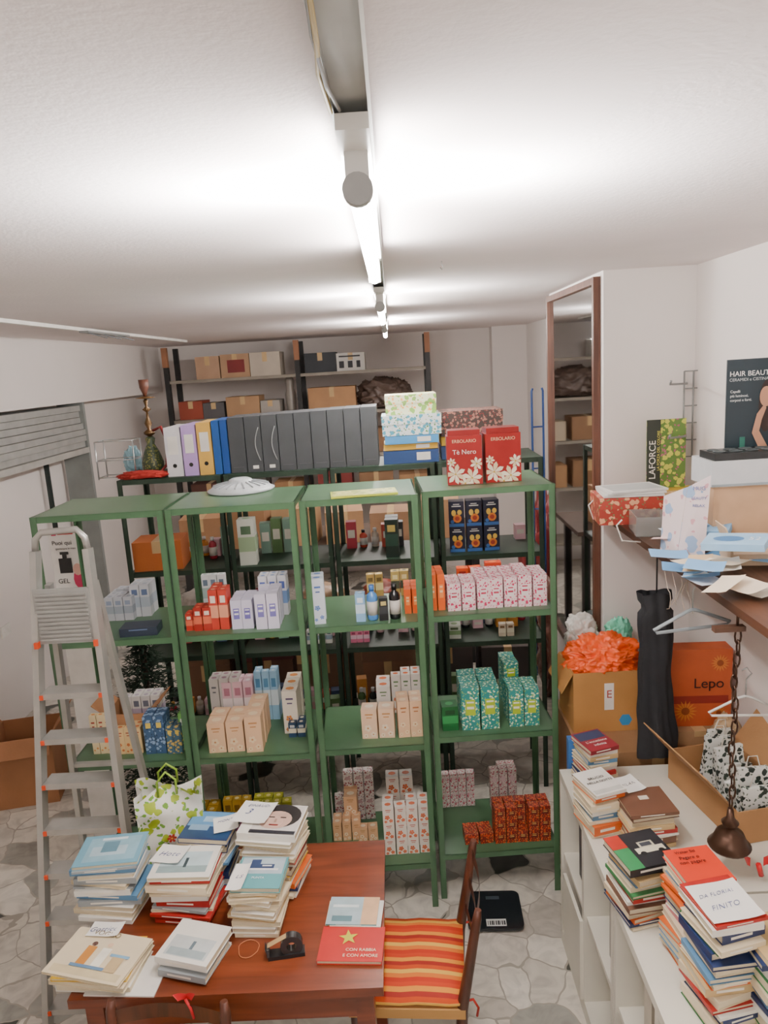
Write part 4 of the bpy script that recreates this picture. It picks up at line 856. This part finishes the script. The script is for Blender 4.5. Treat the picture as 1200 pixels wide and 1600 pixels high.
# ---------- wall shelf
t=E('wall_shelf',(.9,1.5,0),'dark brown wooden shelf on the right wall','shelf')
G().box(0,0,1.675,.43,1.78,1.70).build('shelf_board',WOOD('3a2418','5a3a28',3,.4,1),t); 
for y in (.2,.9,1.6): G().beam((.42,y,1.5),(.12,y,1.67),.02,.02).build('bracket',STEEL,t)
for y in (1.2,1.6): G().tube([(.0,y,1.69),(-.07,y,1.70),(-.09,y,1.76),(-.07,y,1.78)],.003,6).build('price_hook',WHT,t)
ZS=1.701
def pbox(x0,yt,x1,yb,Y,d,mt,label,name='box',cat='box',z=None,rz=0):
    p,w,h=ontop(x0,yt,x1,yb,z,Y); return G().box(-w/2,0,0,w/2,d,h).build(name,mt,loc=p,rz=rz,label=label,cat=cat,bev=.001),w,h,p
o,w,h,p=pbox(938,778,1036,806,2.95,.2,FL('9c3428','e0a880','6c7c4c',34),'red flowered gift box at the far end of the wall shelf','gift_box',z=ZS,rz=R(-5))
G().box(-w/2-.002,-.002,h*.6,w/2+.002,.202,h*1.01).build('lid',FL('a83c30','e0a880','6c7c4c',34),o); zz=p.z+h*1.02
for i in range(3): 
    tr=G().box(-.12,0,0,.12,.17,.008).build('plastic_tray',M('e2e2de',.4),loc=(p.x+.01+.012*i,2.95,zz+.001+i*.0095),rz=R(-5+i*6),label=f'white plastic tray, {["lowest","middle","topmost"][i]} on the red flowered box',cat='tray')
    G().box(-.105,.015,.008,.105,.155,.0085).build('recess',M('b0b4b2',.4),tr)
# clear plastic bin
q=PZ(1012,836,ZS); cr=G(); cr.box(-.06,-.08,0,.06,.08,.004)
for a_,b_,c_,d_ in ((-.06,-.08,.06,-.077),(-.06,.077,.06,.08),(-.06,-.077,-.057,.077),(.057,-.077,.06,.077)): cr.box(a_,b_,.004,c_,d_,.075)
cr.build('plastic_bin',M('c8c8c4',.15,0,.05,9,0,0,.7),loc=(q.x+.02,q.y+.05,ZS),rz=R(-8),label='clear plastic bin in front of the red flowered box',cat='bin')
# leaflet display
q0=PZ(1072,868,ZS); hh=(PY(1072,742,q0.y).z-ZS)
t=E('leaflet_display',q0,'pink and blue folded cardboard leaflet display on the shelf','display')
G().poly([(-.03,0,0),(.05,-.03,0),(.065,-.03,hh),(-.0,0,hh*.85)]).poly([(-.03,.002,0),(-.0,.002,hh*.85),(-.05,.08,hh*.7),(-.06,.08,0)]).build('panel',FL('e6d4d4','98b0d0','d8a0a8',14,.3),t)
text('MUG',.018,M('4060a0'),t,(.03,-.022,hh*.84),(PI/2,0,R(-21))); text('BEAUTY',.013,M('4060a0'),t,(.03,-.021,hh*.72),(PI/2,0,R(-21))); text('RELAX',.013,M('4060a0'),t,(.03,-.021,hh*.63),(PI/2,0,R(-21)))
random.seed(9)
for i in range(20):
    q=PZ(random.uniform(1020,1225),random.uniform(835,935),ZS+.003)
    q.x=min(max(q.x,.9),1.24); q.y=max(q.y,1.7)
    sheet(Vector((q.x,q.y,ZS+.001+i*.003)),random.uniform(.09,.16),random.uniform(.07,.12),R(random.uniform(-70,70)),f'loose leaflet in the pile on the right shelf, {ORD[i]} from bottom',c=random.choice(['e6e2d8','7cacd8','d8b890','a8cce8','e8c8c4','e8d8c0','dce4ec','5c90c0']),grp='loose leaflets on the right shelf',tilt=jit(11))
for i,(px,py,rz,c_) in enumerate(((1098,830,-32,'88b8e0'),(1150,862,-38,'9cc4e4'))):
    q=PZ(px,py,ZS+.07)
    t=G().box(-.09,-.05,0,.09,.05,.022).build('blue_dispenser_box',[M(c_,.5)],loc=(min(q.x,1.22),q.y,ZS+.066+i*.024),rz=R(rz),label=['light blue cut-out dispenser box, farther of two on the shelf','light blue cut-out dispenser box, nearer of two on the shelf'][i],cat='box',bev=.001)
    G().disc((-.02,0,.0227),.045,.022,0,20).build('cut_out',M('4878a8',.6),t); text('52',.035,M('eef2f4'),t,(.055,0,.0235),(0,0,0))
    t.rotation_euler=(R(8),R(-5),R(rz))
G().box(-.12,-.06,0,.12,.06,.018).build('gift_box',[FL('3c5a50','c8483c','e0a848',30)],loc=(1.05,1.62,ZS),rz=R(-12),label='dark flowered flat box at the near shelf end',cat='box',bev=.001)
G().box(-.1,-.05,0,.1,.05,.012).build('gift_box',[FL('b83c28','f0a848','30603c',34)],loc=(1.1,1.64,ZS+.019),rz=R(8),label='red flowered flat box on the dark flowered one',cat='box',bev=.001)
cardboard(.22,.12,.08,(1.17,2.34,ZS),R(-8),'open pale carton under the white display box',True,'d8bc9c',flapang=70)
# display stand + poster
o,w,h,p=pbox(1112,718,1235,758,2.46,.17,M('d0d4d6',.4),'white display box under the black tester stand','display_box')
G().box(-w/2,-.004,0,w/2,0,.008).build('front_lip',M('98a4a8',.4),o)
z0=p.z+h
sup=G().box(-w*.45,.01,0,w*.45,.16,p.z-ZS-.0005).build('carton',[M('cca884',.6)],loc=(p.x,p.y,ZS),label='beige carton supporting the white display box',cat='box',bev=.001)
t=G().box(-w/2+.01,0,0,w/2,.125,.025).build('tester_stand',[M('1c2022',.35)],loc=(p.x,2.463,z0+.0005),label='black tester stand with round holes on the white box',cat='stand',bev=.003)
for q in range(4): 
    for r_ in (0,1): G().lathe([(.019,.0252),(.022,.0285),(.018,.0285),(.016,.0255)],20,0,(-w/2+.04+q*.055,.035+r_*.05,0)).build('tester_hole',M('4c5456',.3),t)
p2=PY(1132,712,2.6); t=E('advertising_poster',(p2.x,2.6,z0+.0005),'dark advertising poster for hair care standing on the shelf','poster')
h=PY(1132,563,2.6).z-z0; w=min(.23,1.325-p2.x)
G().box(0,0,0,w,.006,h).build('panel',M('1c2c34',.4),t)
text('HAIR BEAUTY',.0245,M('f0f0ec'),t,(.008,-.002,h-.05),align='LEFT'); text('CERAMIDI e CISTINA',.0145,M('b8c0c0'),t,(.008,-.002,h-.07),align='LEFT')
for q,s_ in enumerate(('Capelli','più luminosi,','corposi e forti.')): text(s_,.0125,M('e0e4e0'),t,(.012,-.002,h-.11-q*.015),align='LEFT')
G().disc((w-.028,-.0015,h*.5),.026,.09,0,20,'y').build('hair_print',M('2c1c18'),t)
G().disc((w-.03,-.0025,h*.6),.022,.035,0,20,'y').poly([(w-.045,-.003,.01),(w-.075,-.003,h*.22),(w-.06,-.003,h*.42),(w-.035,-.003,h*.52),(w-.028,-.003,h*.48),(w-.042,-.003,h*.36),(w-.05,-.003,h*.24),(w-.012,-.003,.01)]).build('figure_print',M('b8886c',.6),t)
G().box(.05,-.003,.0,.068,-.001,.06).build('bottle_print',M('2c6c5c'),t)
p,w,h=ontop(1010,655,1070,762,None,3.2); t=E('advertising_card',(p.x,3.2,p.z),'green flowery advertising card leaning on the pillar','poster')
G().box(-w/2,0,0,w/2,.004,h).build('panel',FL('5a7c34','c8c850','b85c7c',34,.4),t); G().box(-w/2,-.001,0,-w/2+w*.35,0,h).build('side_strip',M('2c322a'),t)
text('LAFORCE',.04,M('f0ece0'),t,(-w*.35,-.002,h*.42),(PI/2,R(-90),0)); text('LA FORZA DEL COLORE',.016,M('e0d85c'),t,(-w*.2,-.002,h*.55),(PI/2,R(-90),0))
G().box(-.08,0,0,.08,.06,p.z-ZS-.0005).build('carton',[M('d8b43c',.5)],loc=(p.x+.04,3.17,ZS),label='yellow carton behind the red box supporting the card',cat='box')
# wire rack
pz=PY(1070,580,3.27); pb=PY(1095,712,3.27); t=E('wire_rack',(pb.x,3.27,0),'chrome wire hook rack on the pillar','rack')
WR=M('8c8e8c',.4,.3)
for x in (-.08,-.04,.04): G().tube([(x,0,pb.z),(x,0,pz.z)],.004,6).build('upright_wire',WR,t)
for q in range(6): 
    z=pb.z+(pz.z-pb.z)*q/5; G().tube([(-.08,0,z),(.04,0,z)],.003,6).build('cross_wire',WR,t)
for z in (pb.z+.1,pz.z-.05): G().tube([(-.07,0,z),(-.1,-.08,z),(-.2,-.16,z+.005),(-.2,-.17,z+.02)],.005,6).build('hook',WR,t)
G().lathe([(.03,0),(.035,.04),(.03,.045)],20).build('yellow_dish',M('e0b030',.3),loc=(1.06,2.8,ZS+.0),label='yellow dish beside the leaflet display',cat='dish')
bag((1.13,2.95,ZS),(.07,.07,.05),'e0d8c8','crumpled pale plastic wrap behind the leaflet display',41,.2)
cardboard(.15,.12,.09,(1.2,3.1,ZS),R(6),'small brown carton at the shelf corner by the pillar',False,'b89468')
g=G()
for q in range(5): g.tube([(.93+q*.02,2.5+.03*math.sin(k_*.8+q),1.665-.022*k_-.01*math.sin(k_*2+q)) for k_ in range(9)],.0015,5)
g.tube([(.93,2.5,1.665),(.97,2.5,1.673),(1.01,2.5,1.665)],.0015,5)
g.build('hanging_wires',M('c9b8a8',.5),label='thin tangled wires hanging under the wall shelf',cat='wire')
